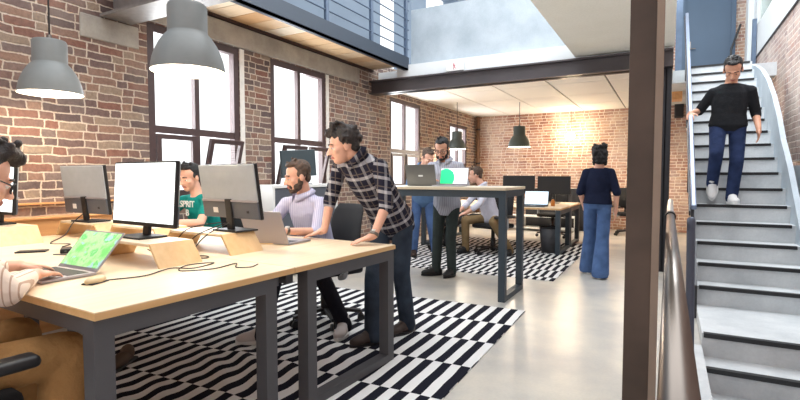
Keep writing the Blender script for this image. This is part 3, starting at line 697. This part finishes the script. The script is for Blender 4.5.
# ------------------------------------------------------------ lamps
def lamp(loc, label, ceil, mat, s=1, power=30):
    l = empty('pendant_lamp', loc, label, 'lamp', 0, 'bell shaped pendant lamps')
    pr = [(.235, 0), (.231, .03), (.222, .08), (.205, .13), (.182, .18), (.152, .225), (.128, .252), (.126, .262), (.126, .425), (.118, .442), (.03, .446)]
    inn = [(r - .006, z) for r, z in pr[:-1]][::-1]
    m = MB(); m.lathe([(r * s, z * s) for r, z in pr] + [(.03 * s, .44 * s)]); m.build('shade', mat, l, 'auto')
    m = MB(); m.lathe([(.236 * s, 0)] + [(r * s, z * s) for r, z in [(.2315, .001), (.226, .03), (.217, .08), (.2, .13), (.177, .18), (.147, .225), (.123, .252), (.118, .262), (.02, .27)]]); m.build('shade_lining', LAMPI, l, 'auto')
    m = MB(); m.cyl((0, 0, .436 * s), (0, 0, .49 * s), .028 * s, .016 * s); m.build('cap', CHROME, l)
    m = MB(); m.tube([(0, 0, .48 * s), (.004, 0, .55), (0, 0, ceil - loc[2])], .0065, 8, 3); m.build('cord', CABLE, l)
    m = MB(); m.sph((0, 0, .1 * s), (.045 * s, .045 * s, .06 * s), 3); m.build('bulb', EM('bulb_%s' % len(bpy.data.materials), (255, 236, 206), 9), l, True)
    point_light('bulb_light', (0, 0, .03), power, (1, .86, .68), .09, l)
    return l
lamp((-4.02, 1.97, 1.885), 'grey bell pendant lamp hanging in front of the brick at far left', 4.2, LAMPM, .88, 14)
lamp((-2.53, 1.99, 1.9), 'grey bell pendant lamp nearest the camera, cut by the top edge', 4.2, LAMPM, .89, 15)
lamp((-2.83, 10.5, 1.9), 'dark pendant lamp before the far brick wall', 2.86, LAMPD, 1, 40)
lamp((-4.02, 9.9, 1.86), 'dark pendant lamp above the man with glasses', 2.86, LAMPD, .85, 40)
m = MB(); m.box(-4.6, -.9, 1.93, 2.03, 4.2, 4.3); struct(m.build('lamp_beam', STEELD), 'steel rail carrying the near lamps', 'beam')
g = empty('globe_lamp', (-2.1, 12.45, 2.25), 'glowing white globe lamp hanging by the far brick wall', 'lamp')
m = MB(); m.sph((0, 0, 0), (.1, .1, .09), 3); m.build('globe', EM('globe_glow', (255, 232, 190), 14), g, True)
m = MB(); m.tube([(0, 0, .08), (0, 0, .61)], .006, 8, 0); m.build('cord', CABLE, g)
point_light('globe_light', (-2.1, 12.3, 2.25), 30, (1, .84, .6), .14)
lamp((-.5, 11.2, 1.95), 'dark pendant lamp in the far room behind the brown column', 2.86, LAMPD, .85, 45)

# ------------------------------------------------------------ office chairs
def office_chair(loc, rz, label):
    """faces local +y"""
    c = empty('office_chair', loc, label, 'chair', rz, 'black swivel office chairs')
    m = MB(); m.box(-.25, .25, -.24, .25, .43, .5, .03, 3); m.build('seat', BLACKF, c, True)
    rings = []; m = MB()
    for k in range(9):
        t = k / 8; z = .58 + t * .44; y = -.27 - .05 * t * t + .03 * math.sin(t * 3.1); hw = .21 + .03 * math.sin(t * math.pi); dp = .018
        if k in (0, 8): hw -= .03
        ring = [m.b.verts.new((hw * math.cos(a) * (1 if abs(math.cos(a)) > .3 else 1), y + dp * math.sin(a) - .05 * (1 - math.cos(a) ** 2) * 0 + .04 * math.cos(a) ** 2, z)) for a in [q * 2 * math.pi / 20 for q in range(20)]]
        rings.append(ring)
    m.skin(rings); m.build('backrest', BLACKF, c, True)
    m = MB(); m.tube([(0, -.1, .42), (0, -.3, .42), (0, -.31, .55), (0, -.3, .8)], .022, 10, 5); m.build('back_bar', BLACKM, c, True)
    for q in (-1, 1):
        m = MB(); m.box(q * .3 - .045, q * .3 + .045, -.16, .27, .6, .645, .02, 3); a = m.build('armrest', BLACKM, c, True)
        m = MB(); m.tube([(q * .23, 0, .42), (q * .3, .0, .45), (q * .305, .01, .56), (q * .3, .02, .61)], .026, 10, 4); m.build('support', GREYP, a, True)
    m = MB(); m.cyl((0, 0, .12), (0, 0, .43), .03); m.cyl((0, 0, .06), (0, 0, .26), .042); m.build('gas_column', BLACKM, c, True)
    for k in range(5):
        a = k * 2 * math.pi / 5 + .3; e = V((math.cos(a), math.sin(a), 0))
        m = MB(); m.bar(e * .03 + V((0, 0, .11)), e * .31 + V((0, 0, .085)), .05, .03, bev=.008); m.build('base_leg', BLACKM, c)
        m = MB(); sd = e.cross(V((0, 0, 1)))
        for q in (-1, 1): m.cyl(e * .31 + sd * (.012 * q) + V((0, 0, .03)), e * .31 + sd * (.03 * q) + V((0, 0, .03)), .0295, n=14)
        m.cyl(e * .31 + V((0, 0, .03)), e * .31 + V((0, 0, .085)), .009); m.build('caster', BLACKM, c)
    return c
ch = office_chair((-2.62, 3.42, .008), R(160), 'black swivel chair of the bearded man in the lilac shirt')
dup(ch, (-2.28, .64, 0.008), R(-4), 'black swivel chair with grey arm supports at the bottom left corner')
dup(ch, (-4.1, 3.47, .008), R(180), 'black swivel chair of the man in the green shirt')
dup(ch, (-2.5, 7.74, .008), R(155), 'black swivel chair of the man in white in the far room')
dup(ch, (-3.35, 7.75, .008), R(15), 'empty black swivel chair in the far room behind the standing table')
dup(ch, (-2.1, 10.45, .008), R(170), 'empty black swivel chair behind the far desk with the monitors')
dup(ch, (-.72, 11.6, 0), R(200), 'empty black swivel chair by the far brick wall behind the woman')

# ------------------------------------------------------------ people
def ell(c, r, ax=None): return ('e', V(c), r, ax)
def cap(p, q, r0, r1=None): return ('c', V(p), V(q), r0, r0 if r1 is None else r1)
def loft(rings): return ('l', rings)
def blob(prims, vox, smooth=4, fac=.5, clampz=None, org=(0, 0, 0)):
    mb = MB()
    for p in prims:
        if p[0] == 'e': mb.sph(p[1], p[2], 3, p[3])
        elif p[0] == 'c':
            if (p[2] - p[1]).length > 1e-4: mb.cyl(p[1], p[2], p[3], p[4], 18)
            mb.sph(p[1], p[3], 2); mb.sph(p[2], p[4], 2)
        else:
            rs = []
            for c, a, b, ra, rb in p[1]:
                rs.append([mb.b.verts.new(c + a * (ra * math.cos(k * math.pi / 12)) + b * (rb * math.sin(k * math.pi / 12))) for k in range(24)])
            mb.skin(rs)
    bmesh.ops.recalc_face_normals(mb.b, faces=mb.b.faces[:])
    me = bpy.data.meshes.new('t'); mb.b.to_mesh(me); mb.b.free()
    o = bpy.data.objects.new('t', me); COL.objects.link(o)
    md = o.modifiers.new('r', 'REMESH'); md.mode = 'VOXEL'; md.voxel_size = vox
    sm = o.modifiers.new('s', 'SMOOTH'); sm.factor = fac; sm.iterations = smooth
    dg = bpy.context.evaluated_depsgraph_get(); r = bpy.data.meshes.new_from_object(o.evaluated_get(dg))
    bpy.data.objects.remove(o); bpy.data.meshes.remove(me)
    og = V(org)
    for v in r.vertices:
        if clampz is not None and v.co.z < clampz: v.co.z = clampz
        v.co -= og
    return r
def unit(v): return V(v).normalized()
def hand_prims(w, d, n, right, curl=.25, sc=1, spread=1.6):
    d = unit(d); n = V(n); n = (n - d * n.dot(d)).normalized(); s = d.cross(n); td = s if right else -s
    P = [cap(w, w + d * .03, .024, .026), ell(w + d * .052 * sc, (.046 * sc, .04 * sc, .016), Matrix((d, td, d.cross(td))).transposed())]
    for k, ln in zip((.032, .011, -.011, -.031), (.07, .078, .072, .056)):
        b = w + d * (.088 if k > -.03 else .08) * sc + td * k * sc; dr = (d + td * k * spread).normalized(); ang = curl * .6; r = .0092
        for seg in (.45, .31, .24):
            dd = (dr * math.cos(ang) + n * math.sin(ang)); e = b + dd * ln * seg * sc
            P.append(cap(b, e, r, r - .001)); b = e; r -= .0009; ang += curl
    b = w + d * .03 * sc + td * .032 * sc; dr = (d * .65 + td * .7 + n * .15).normalized()
    e = b + dr * .04 * sc; P.append(cap(b, e, .0125, .0105)); P.append(cap(e, e + (d * .85 + td * .3).normalized() * .03 * sc, .0102, .0085))
    return P
def person(label, j, shirt, trouser, shoe, skin=SKIN, hair=HDARK, hstyle='short', vox=.008, beard=False, glasses=False, sleeve=1.0, tuck=False, loose=1.0, leg=(.088, .068, .058), watch=False, curl=.25, hem=.09, collar=True, female=False, floor=0, extra=None, shoec=None, sleeve_mat=None):
    pv, ck, hd = V(j['pv']), V(j['ck']), V(j['hd']); f = unit(j['face'])
    sl, sr, hl, hr_ = V(j['sl']), V(j['sr']), V(j['hl']), V(j['hr'])
    org = V((pv.x, pv.y, floor)); root = empty('person', org, label, 'person')
    rt = f.cross(V((0, 0, 1))).normalized(); hu = rt.cross(f); HM = Matrix((rt, f, hu)).transposed()
    HS = 1.07
    H = lambda x, y, z: hd + HM @ V((x, y, z)) * HS
    def he(x, y, z, r): return ell(H(x, y, z), tuple(q * HS for q in r), HM)
    # head
    head = [he(0, -.015, .035, (.076, .095, .083)), he(0, .028, -.03, (.062, .064, .085)), he(0, .05, -.09, (.036, .036, .028)), he(0, .083, .02, (.046, .012, .01)),
            cap(H(0, .088, .005), H(0, .112, -.034), .009, .0125), he(.011, .1, -.038, (.009, .012, .008)), he(-.011, .1, -.038, (.009, .012, .008)),
            he(0, .089, -.061, (.023, .01, .006)), he(0, .087, -.072, (.019, .01, .007)), he(.042, .055, -.025, (.022, .024, .022)), he(-.042, .055, -.025, (.022, .024, .022)),
            he(.079, -.008, -.01, (.01, .02, .031)), he(-.079, -.008, -.01, (.01, .02, .031)),
            cap(H(0, -.025, -.055), ck + V((0, 0, .01)), .055, .06)]
    # torso
    L = (ck - pv).length; sp = (ck - pv).normalized(); a0 = (hl - hr_).normalized(); a1 = (sl - sr).normalized(); sw = (sl - sr).length / 2
    def ring(t, ra, rb, back=0):
        c = pv + sp * (L * t); a = (a0 * (1 - min(1, max(0, t))) + a1 * min(1, max(0, t))); a = (a - sp * a.dot(sp)).normalized(); b = a.cross(sp)
        return (c + b * back, a, b, ra, rb)
    k = .92 if female else 1
    def torso(g, bottom=-.16, top=True):
        R_ = [ring(bottom, .13 + g, .1 + g)] if bottom < -.1 else [ring(bottom, .182 * k + g, .132 + g)]
        R_ += [ring(.0, .174 * k + g, .124 + g), ring(.28, .15 * k + g, .106 + g), ring(.55, .158 * k + g, .116 + g), ring(.78, (sw * .86) + g, .112 + g, .005), ring(.92, sw * .74 + g, .088 + g), ring(1.02, .085 + g * .7, .066 + g * .7)]
        return loft(R_)
    body = head + [torso(0), ell(sl, (.05,) * 3), ell(sr, (.05,) * 3), cap(ck - sp * .01, sl, .045, .046), cap(ck - sp * .01, sr, .045, .046)]
    for s in 'lr':
        S, E, Wt = V(j['s' + s]), V(j['e' + s]), V(j['w' + s])
        body += [cap(S, E, .048 * k, .038 * k), cap(E, Wt, .04 * k, .026)]
        body += hand_prims(Wt, j['d' + s], j['n' + s], s == 'r', j.get('curl', curl))
        h_, K, A = V(j['h' + s]), V(j['k' + s]), V(j['a' + s])
        body += [cap(h_, K, .082, .055), cap(K, A, .053, .036), cap(A, A + unit(j['t' + s]) * .06 + V((0, 0, -.045)), .03, .022)]
    me = blob(body, vox, 3, .5, None, org)
    lipc = H(0, .097, -.066) - org
    for m_ in (skin, LIPS): me.materials.append(m_)
    for p in me.polygons:
        q = HM.transposed() @ (p.center - lipc)
        if abs(q.x) < .024 and abs(q.z) < .0095 and q.y > -.02: p.material_index = 1
    me.polygons.foreach_set('use_smooth', [True] * len(me.polygons))
    b = bpy.data.objects.new('body', me); COL.objects.link(b); b.parent = root
    for q in (-1, 1):
        c = H(q * .031, .0785, -.002) - org
        m = MB(); m.sph(c, .0115, 3); e = m.build('eye', [EYEW, EYED], root, True)
        for p in e.data.polygons:
            if (p.center - c).normalized().dot((f + hu * -.25).normalized()) > .72: p.material_index = 1
        e.data.materials.append(skin)
        for p in e.data.polygons:
            if (p.center - c).normalized().dot(hu) > .1: p.material_index = 2
        m = MB(); m.tube([H(q * .012, .093, .021) - org, H(q * .03, .091, .027) - org, H(q * .05, .077, .02) - org], .0042, 6, 4); m.build('eyebrow', hair, root, True)
    # hair
    rnd = random.Random(len(label)); hp = []
    def tuft(n, x, y, z, s, r):
        for _ in range(n):
            hp.append(he(x + rnd.uniform(-s, s), y + rnd.uniform(-s, s), z + rnd.uniform(-s, s), (r * rnd.uniform(.8, 1.2),) * 3))
    if hstyle == 'short':
        hp += [he(0, -.034, .052, (.083, .09, .082)), he(0, .03, .1, (.056, .044, .022))]; tuft(26, 0, .01, .108, .042, .011)
        hp += [he(q * .07, -.015, .02, (.012, .04, .035)) for q in (-1, 1)] + [he(0, -.068, -.015, (.062, .04, .055))]
    elif hstyle == 'swept':
        hp += [he(0, -.03, .058, (.084, .09, .088)), he(0, .045, .114, (.06, .05, .028)), he(0, -.068, -.02, (.066, .042, .062))]; tuft(50, 0, .02, .115, .05, .012); tuft(24, 0, .08, .1, .026, .011); tuft(30, 0, -.08, .05, .05, .014)
    elif hstyle == 'curly':
        hp += [he(0, -.03, .055, (.086, .09, .088))]; hp += [he(0, -.07, -.01, (.066, .045, .06))]; tuft(60, 0, .015, .112, .05, .014); tuft(60, 0, -.075, .06, .055, .015); tuft(20, .07, -.01, .04, .03, .012); tuft(20, -.07, -.01, .04, .03, .012)
        tuft(16, 0, .07, .1, .026, .012)
    elif hstyle == 'bun':
        hp += [he(0, -.03, .05, (.088, .094, .088)), he(0, -.06, -.02, (.078, .062, .06)), he(.0, -.05, .1, (.06, .06, .045))]; tuft(70, 0, -.04, .09, .075, .02); tuft(50, 0, -.06, .0, .07, .022)
    hm = blob(hp, .007, 2, .5, None, org); link('hair', hm, hair, root, True)
    if beard:
        bp = [he(0, .052, -.1, (.04, .037, .026)), he(.05, .03, -.075, (.018, .035, .034)), he(-.05, .03, -.075, (.018, .035, .034)), he(.066, .005, -.04, (.012, .022, .034)), he(-.066, .005, -.04, (.012, .022, .034)), he(0, .09, -.0505, (.026, .008, .0045)), he(0, .085, -.085, (.016, .01, .008)), he(.028, .078, -.066, (.008, .014, .016)), he(-.028, .078, -.066, (.008, .014, .016))]
        link('beard', blob(bp, .005, 2, .4, None, org), hair, root, True)
    if glasses:
        m = MB()
        for q in (-1, 1):
            c = V((q * .033, .1, -.004)); pts = [H(c.x + .025 * math.cos(a), c.y - abs(.01 * math.cos(a)) * (1 if q * math.cos(a) > 0 else 0), c.z + .019 * math.sin(a)) - org for a in [i * 2 * math.pi / 16 for i in range(17)]]
            m.tube(pts, .0028, 6, 0)
            m.tube([H(q * .057, .09, .002) - org, H(q * .082, .03, .006) - org, H(q * .084, -.02, -.002) - org], .0026, 6, 0)
        m.tube([H(-.01, .101, 0) - org, H(.01, .101, 0) - org], .0026, 6, 0); m.build('glasses', KEYS, root, True)
    # shirt
    g = .014 * loose; sp_ = [torso(g, -hem / L)] + [ell(sl, (.055 + g * .3,) * 3), ell(sr, (.055 + g * .3,) * 3), cap(ck - sp * .015, sl, .05, .05 + g * .3), cap(ck - sp * .015, sr, .05, .05 + g * .3)]
    for s in 'lr':
        S, E, Wt = V(j['s' + s]), V(j['e' + s]), V(j['w' + s])
        sw_ = 1.0 + .1 * (loose - 1)
        if sleeve >= 1: sv = [cap(S, E, .058 * sw_, .051 * sw_), cap(E, E.lerp(Wt, sleeve - 1), .051 * sw_, .047 if sleeve < 1.7 else .038)]
        else: sv = [cap(S, S.lerp(E, sleeve), .06, .054)]
        if sleeve_mat:
            sv = [ell(S, (.057 + g * .3,) * 3)] + sv
            link('sleeve', blob(sv, .008, 3, .5, None, org), sleeve_mat, root, True)
        else: sp_ += sv
    sm = blob(sp_, .009, 3, .5, None, org); so = link('shirt', sm, shirt, root, True)
    if collar:
        m = MB(); ax = (hd - ck).normalized(); c0 = ck + sp * .015 - org; bx_ = a1; by = bx_.cross(ax).normalized()
        fw_ = (f - ax * f.dot(ax)).normalized(); sd_ = fw_.cross(ax)
        N_ = 22; prof = ((-.02, .094, 0), (.03, .08, .3), (.038, .083, .25), (.004, .104, .0))
        rows = []
        for hh, rr, gap in prof:
            g0 = .32 + gap * .5
            rows.append([m.b.verts.new(c0 + ax * (hh - (.03 if hh < .01 and rr > .1 else 0) * max(0, math.cos(t)) ** 4) + (fw_ * math.cos(t) + sd_ * math.sin(t)) * rr) for t in [g0 + (2 * math.pi - 2 * g0) * q / N_ for q in range(N_ + 1)]])
        for A_, B_ in zip(rows, rows[1:]):
            for q in range(N_): m.b.faces.new((A_[q], A_[q + 1], B_[q + 1], B_[q]))
        co = m.build('collar', shirt, so, True)
        md = co.modifiers.new('t', 'SOLIDIFY'); md.thickness = .006; md.offset = 1
    # trousers
    tp = [loft([ring(-.2, .12, .1), ring(-.05, .17 * k, .125), ring(.03, .17 * k, .123), ring(.14, .155 * k, .112)])]
    for s in 'lr':
        h_, K, A = V(j['h' + s]), V(j['k' + s]), V(j['a' + s])
        dn = (A - K).normalized(); A2 = A + dn * .035
        tp += [ell(h_, (.088, .09, .09)), cap(h_, K, leg[0] - .002, leg[1]), cap(K, A2, leg[1], leg[2])]
    tm = blob(tp, .009, 3, .5, floor + .02 if floor is not None else None, org); link('trousers', tm, trouser, root, True)
    # shoes
    for s in 'lr':
        A, t_ = V(j['a' + s]), unit(j['t' + s]); n_ = unit(V((0, 0, 1)) - t_ * t_.z); w_ = t_.cross(n_); X = Matrix((t_, w_, n_)).transposed()
        if X.determinant() < 0: X = Matrix((t_, -w_, n_)).transposed()
        flat = abs(t_.z) < .05; base = A - n_ * .088
        up = [ell(A + t_ * .055 - n_ * .045, (.135, .047, .048), X), ell(A + t_ * .125 - n_ * .05, (.075, .05, .038), X), ell(A - t_ * .035 - n_ * .04, (.05, .042, .052), X), cap(A - n_ * .03, A + n_ * .035, .05, .05), cap(A + n_ * .0, A + t_ * .07 - n_ * .03, .046, .04)]
        z0 = A.z - .084 if flat else None
        sh = link('shoe', blob(up, .007, 2, .5, z0, org), shoe, root, True)
        m = MB(); pts = []
        for i in range(28):
            a = i * 2 * math.pi / 28; x = .058 + .145 * math.cos(a); y = (.051 - .006 * math.cos(a * 2)) * math.sin(a)
            pts.append((x, y))
        r0 = [m.b.verts.new(base + t_ * x + w_ * y - org) for x, y in pts]; r1 = [m.b.verts.new(base + t_ * x * .99 + w_ * y + n_ * .024 - org) for x, y in pts]
        m.skin([r0, r1]); m.build('sole', shoec or BLACKM, sh)
    if watch:
        S, E, Wt = V(j['sl']), V(j['el']), V(j['wl']); dw = (Wt - E).normalized(); c = Wt - dw * .012 - org
        m = MB(); m.cyl(c - dw * .01, c + dw * .01, .0315, n=20); wb = m.build('watch', CHROME, root, True)
        m = MB(); nn = -unit(j['nl']); m.cyl(c + nn * .024, c + nn * .037, .017, n=18); m.build('watch_face', WHITEP, wb)
    return root, H, org
DN = (0, 0, -1)
LILAC = stripes('lilac_stripe_shirt', (204, 204, 226), (178, 176, 208), 0, .022, .4)
CHECK = plaid('plaid_flannel', (-.13, -.6, .79), (.8, .4, .44)); CHECKS = plaid('plaid_sleeve', (.15, .1, 1), (.82, .57, 0))
BEIGEST = stripes('cream_stripe_shirt', (232, 214, 200), (188, 160, 142), 3, .02, .22)
GREYSH = stripes('grey_stripe_shirt', (176, 178, 190), (152, 154, 168), 0, .03, .4)
TEAL = cloth('teal_cotton', (22, 132, 126)); WHITESH = cloth('white_shirt_cloth', (216, 216, 230)); NAVY = cloth('navy_knit', (28, 34, 56)); BLKT = cloth('black_knit', (36, 38, 42))
DENIM = cloth('blue_denim', (80, 106, 150), .2); DDENIM = cloth('dark_denim', (40, 52, 84), .25); DSHIRT = cloth('denim_shirt', (92, 122, 160)); GREYJ = cloth('grey_denim', (54, 64, 78), .25)
DGREEN = cloth('dark_green_chino', (56, 64, 64)); KHAKI = cloth('khaki_chino', (138, 116, 84)); BROWNT = cloth('brown_chino', (168, 128, 82), .15, .7); BLKP = cloth('black_trouser', (30, 30, 38))
SHW = M('white_leather', (232, 232, 232), .5); SHG = M('pale_canvas', (200, 192, 190), .7); SHB = M('brown_shoe', (58, 44, 38), .5); SHK = M('black_shoe', (28, 28, 30), .5)

person('standing person in dark plaid shirt leaning both hands on the desk end', dict(pv=(-1.93, 3.40, .93), ck=(-2.01, 3.02, 1.40), hd=(-2.075, 2.93, 1.5), face=(-.68, -.7, -.22),
    sl=(-1.83, 3.04, 1.345), sr=(-2.2, 3.06, 1.335), el=(-1.74, 2.98, 1.08), er=(-2.27, 3.03, 1.09), wl=(-1.755, 2.83, .872), wr=(-2.25, 2.93, .872),
    dl=(-.68, -.68, -.26), dr=(-.86, -.3, -.26), nl=DN, nr=DN, hl=(-1.84, 3.40, .9), hr=(-2.02, 3.4, .9), kl=(-1.86, 3.42, .5), kr=(-2.0, 3.22, .49), al=(-1.85, 3.5, .096), ar=(-1.95, 3.13, .096), tl=(-.3, -.95, 0), tr=(-.45, -.9, 0)),
    CHECK, GREYJ, SHB, hair=HDARK, hstyle='curly', vox=.0055, sleeve_mat=CHECKS, sleeve=1.14, watch=True, curl=.12, hem=.12, loose=1.3, leg=(.088, .07, .066))
person('bearded seated person in lilac striped shirt typing on the silver laptop', dict(pv=(-2.68, 3.44, .57), ck=(-2.73, 3.28, 1.1), hd=(-2.745, 3.21, 1.275), face=(-.5, -.85, -.22),
    sl=(-2.54, 3.27, 1.05), sr=(-2.92, 3.27, 1.04), el=(-2.46, 3.11, .83), er=(-3.0, 3.13, .84), wl=(-2.57, 2.87, .858), wr=(-2.75, 2.87, .858), dl=(-.6, -.75, -.12), dr=(.25, -.95, -.12), nl=DN, nr=DN,
    hl=(-2.59, 3.44, .56), hr=(-2.77, 3.44, .56), kl=(-2.42, 3.06, .56), kr=(-2.78, 3.0, .56), al=(-2.27, 3.2, .1), ar=(-2.69, 2.73, .1), tl=(.35, -.94, 0), tr=(-.8, -.6, 0)),
    LILAC, BLKP, SHG, hair=HBROWN, vox=.006, beard=True, sleeve=1.1, watch=True, shoec=WHITEP)
person('seated person in teal shirt with white lettering behind the monitors', dict(pv=(-4.1, 3.47, .57), ck=(-4.1, 3.3, 1.08), hd=(-4.12, 3.23, 1.265), face=(.1, -.96, -.25),
    sl=(-3.92, 3.28, 1.03), sr=(-4.28, 3.28, 1.03), el=(-3.82, 3.1, .84), er=(-4.36, 3.08, .85), wl=(-3.98, 2.88, .86), wr=(-4.22, 2.86, .86), dl=(-.5, -.8, -.1), dr=(.4, -.9, -.1), nl=DN, nr=DN,
    hl=(-4.0, 3.47, .56), hr=(-4.2, 3.47, .56), kl=(-3.95, 3.03, .56), kr=(-4.25, 3.03, .56), al=(-3.95, 3.0, .096), ar=(-4.25, 3.0, .096), tl=(0, -1, 0), tr=(0, -1, 0)),
    TEAL, BLKP, SHK, hair=HBLACK, sleeve=.6, collar=False)
_r = [o for o in COL.objects if o.name.startswith('person')][-1]
for k, (s, sz) in enumerate((('SPRIT', .085), ('B', .085), ('NNIAL', .06))):
    me = text_mesh(s, sz); tm = Matrix.Translation((.0, -.292 + .0 * k, 1.0 - .085 * k - .02)) @ Matrix.Rotation(R(90), 4, 'X'); me.transform(tm)
    link('lettering', me, WHITEP, _r)
person('seated person in glasses and cream striped shirt typing at the left edge', dict(pv=(-2.31, .6, .56), ck=(-2.29, .72, 1.1), hd=(-2.265, .85, 1.275), face=(.12, .93, -.38),
    sl=(-2.47, .7, 1.06), sr=(-2.1, .7, 1.06), el=(-2.62, .85, .87), er=(-2.06, .84, .865), wl=(-2.62, 1.1, .87), wr=(-2.36, 1.06, .862), dl=(.1, .98, -.12), dr=(-.45, .88, -.12), nl=DN, nr=DN,
    hl=(-2.41, .62, .56), hr=(-2.22, .62, .56), kl=(-2.5, 1.06, .575), kr=(-2.12, 1.06, .57), al=(-2.52, 1.1, .096), ar=(-2.08, .98, .096), tl=(0, 1, 0), tr=(.1, 1, 0)),
    BEIGEST, BROWNT, SHB, hair=HDARK, hstyle='swept', vox=.0055, glasses=True, sleeve=1.8, loose=1.4, leg=(.1, .085, .075))
person('standing person in glasses and grey striped shirt behind the standing table', dict(pv=(-2.46, 5.74, .93), ck=(-2.45, 5.64, 1.45), hd=(-2.46, 5.57, 1.615), face=(.1, -.86, -.42),
    sl=(-2.26, 5.65, 1.4), sr=(-2.64, 5.65, 1.4), el=(-2.17, 5.66, 1.14), er=(-2.72, 5.62, 1.16), wl=(-2.17, 5.4, 1.235), wr=(-2.5, 5.42, 1.235), dl=(-.1, -.97, -.1), dr=(.3, -.94, -.1), nl=DN, nr=DN,
    hl=(-2.37, 5.74, .92), hr=(-2.56, 5.74, .92), kl=(-2.4, 5.72, .5), kr=(-2.58, 5.72, .5), al=(-2.4, 5.76, .096), ar=(-2.6, 5.72, .096), tl=(-.1, -1, 0), tr=(-.75, -.66, 0)),
    GREYSH, DGREEN, SHK, hair=HBLACK, beard=True, glasses=True, sleeve=1.2, hem=.13, skin=SKINT)
person('person in denim shirt and jeans bending beside the man with glasses', dict(pv=(-3.36, 6.9, .93), ck=(-3.24, 6.66, 1.4), hd=(-3.12, 6.56, 1.55), face=(.7, -.5, -.55),
    sl=(-3.08, 6.68, 1.36), sr=(-3.4, 6.58, 1.36), el=(-3.0, 6.55, 1.12), er=(-3.36, 6.4, 1.12), wl=(-2.98, 6.4, 1.32), wr=(-3.2, 6.25, 1.05), dl=(-.3, .2, .9), dr=(.8, -.5, 0), nl=(-.6, -.3, .2), nr=DN,
    hl=(-3.27, 6.92, .92), hr=(-3.45, 6.86, .92), kl=(-3.25, 6.95, .5), kr=(-3.47, 6.85, .5), al=(-3.25, 7.1, .096), ar=(-3.55, 6.95, .096), tl=(.4, -.9, 0), tr=(.4, -.9, 0)),
    DSHIRT, DENIM, SHB, hair=HBROWN, sleeve=1.0)
person('seated person in white shirt and khaki trousers facing left in the far room', dict(pv=(-2.55, 7.82, .57), ck=(-2.68, 7.72, 1.1), hd=(-2.79, 7.68, 1.295), face=(-.93, -.3, -.12),
    sl=(-2.55, 7.56, 1.05), sr=(-2.78, 7.86, 1.05), el=(-2.6, 7.36, .84), er=(-2.95, 7.75, .82), wl=(-2.78, 7.22, .7), wr=(-3.0, 7.55, .72), dl=(-.7, -.5, -.3), dr=(-.3, -.9, -.2), nl=DN, nr=DN,
    hl=(-2.47, 7.8, .56), hr=(-2.64, 7.86, .56), kl=(-2.4, 7.42, .56), kr=(-2.9, 7.52, .56), al=(-2.22, 7.72, .104), ar=(-2.92, 7.6, .104), tl=(.2, -.98, 0), tr=(-.4, -.9, 0)),
    WHITESH, KHAKI, SHK, hair=HBROWN, sleeve=1.5)
person('standing person seen from behind in navy top and wide blue jeans', dict(pv=(-.78, 6.62, .95), ck=(-.77, 6.62, 1.37), hd=(-.765, 6.63, 1.5), face=(-.15, .98, -.1),
    sl=(-.915, 6.62, 1.32), sr=(-.635, 6.62, 1.32), el=(-.985, 6.58, 1.08), er=(-.555, 6.58, 1.08), wl=(-.94, 6.66, .88), wr=(-.57, 6.64, .86), dl=(.1, .3, -.95), dr=(0, .2, -1), nl=(1, 0, 0), nr=(-1, 0, 0),
    hl=(-.865, 6.63, .92), hr=(-.695, 6.61, .92), kl=(-.88, 6.75, .5), kr=(-.71, 6.6, .5), al=(-.91, 6.82, .096), ar=(-.72, 6.52, .096), tl=(-.15, 1, 0), tr=(.1, 1, 0)),
    NAVY, DENIM, SHK, hair=HBLACK, hstyle='bun', sleeve=1.05, hem=.02, leg=(.085, .078, .105), collar=False, female=True, shoec=WHITEP)
person('person in black top and white sneakers walking down the stairs', dict(pv=(.56, 6.52, 1.84), ck=(.575, 6.5, 2.28), hd=(.585, 6.43, 2.43), face=(-.08, -.72, -.68),
    sl=(.755, 6.5, 2.2), sr=(.41, 6.5, 2.2), el=(.82, 6.58, 1.95), er=(.29, 6.6, 2.02), wl=(.825, 6.4, 1.78), wr=(.2, 6.45, 1.99), dl=(0, -.3, -.95), dr=(-.05, -.8, -.5), nl=(-1, 0, 0), nr=(.1, .4, -.9),
    hl=(.65, 6.52, 1.82), hr=(.47, 6.52, 1.82), kl=(.64, 6.4, 1.44), kr=(.445, 6.28, 1.52), al=(.61, 6.43, 1.066), ar=(.43, 6.47, 1.22), tl=(.1, -1, 0), tr=(-.05, -.6, -.8)),
    BLKT, DDENIM, SHW, hair=HBLACK, hstyle='short', sleeve=1.12, skin=SKINT, beard=False, vox=.007, collar=False, floor=.97, shoec=WHITEP, hem=.07)
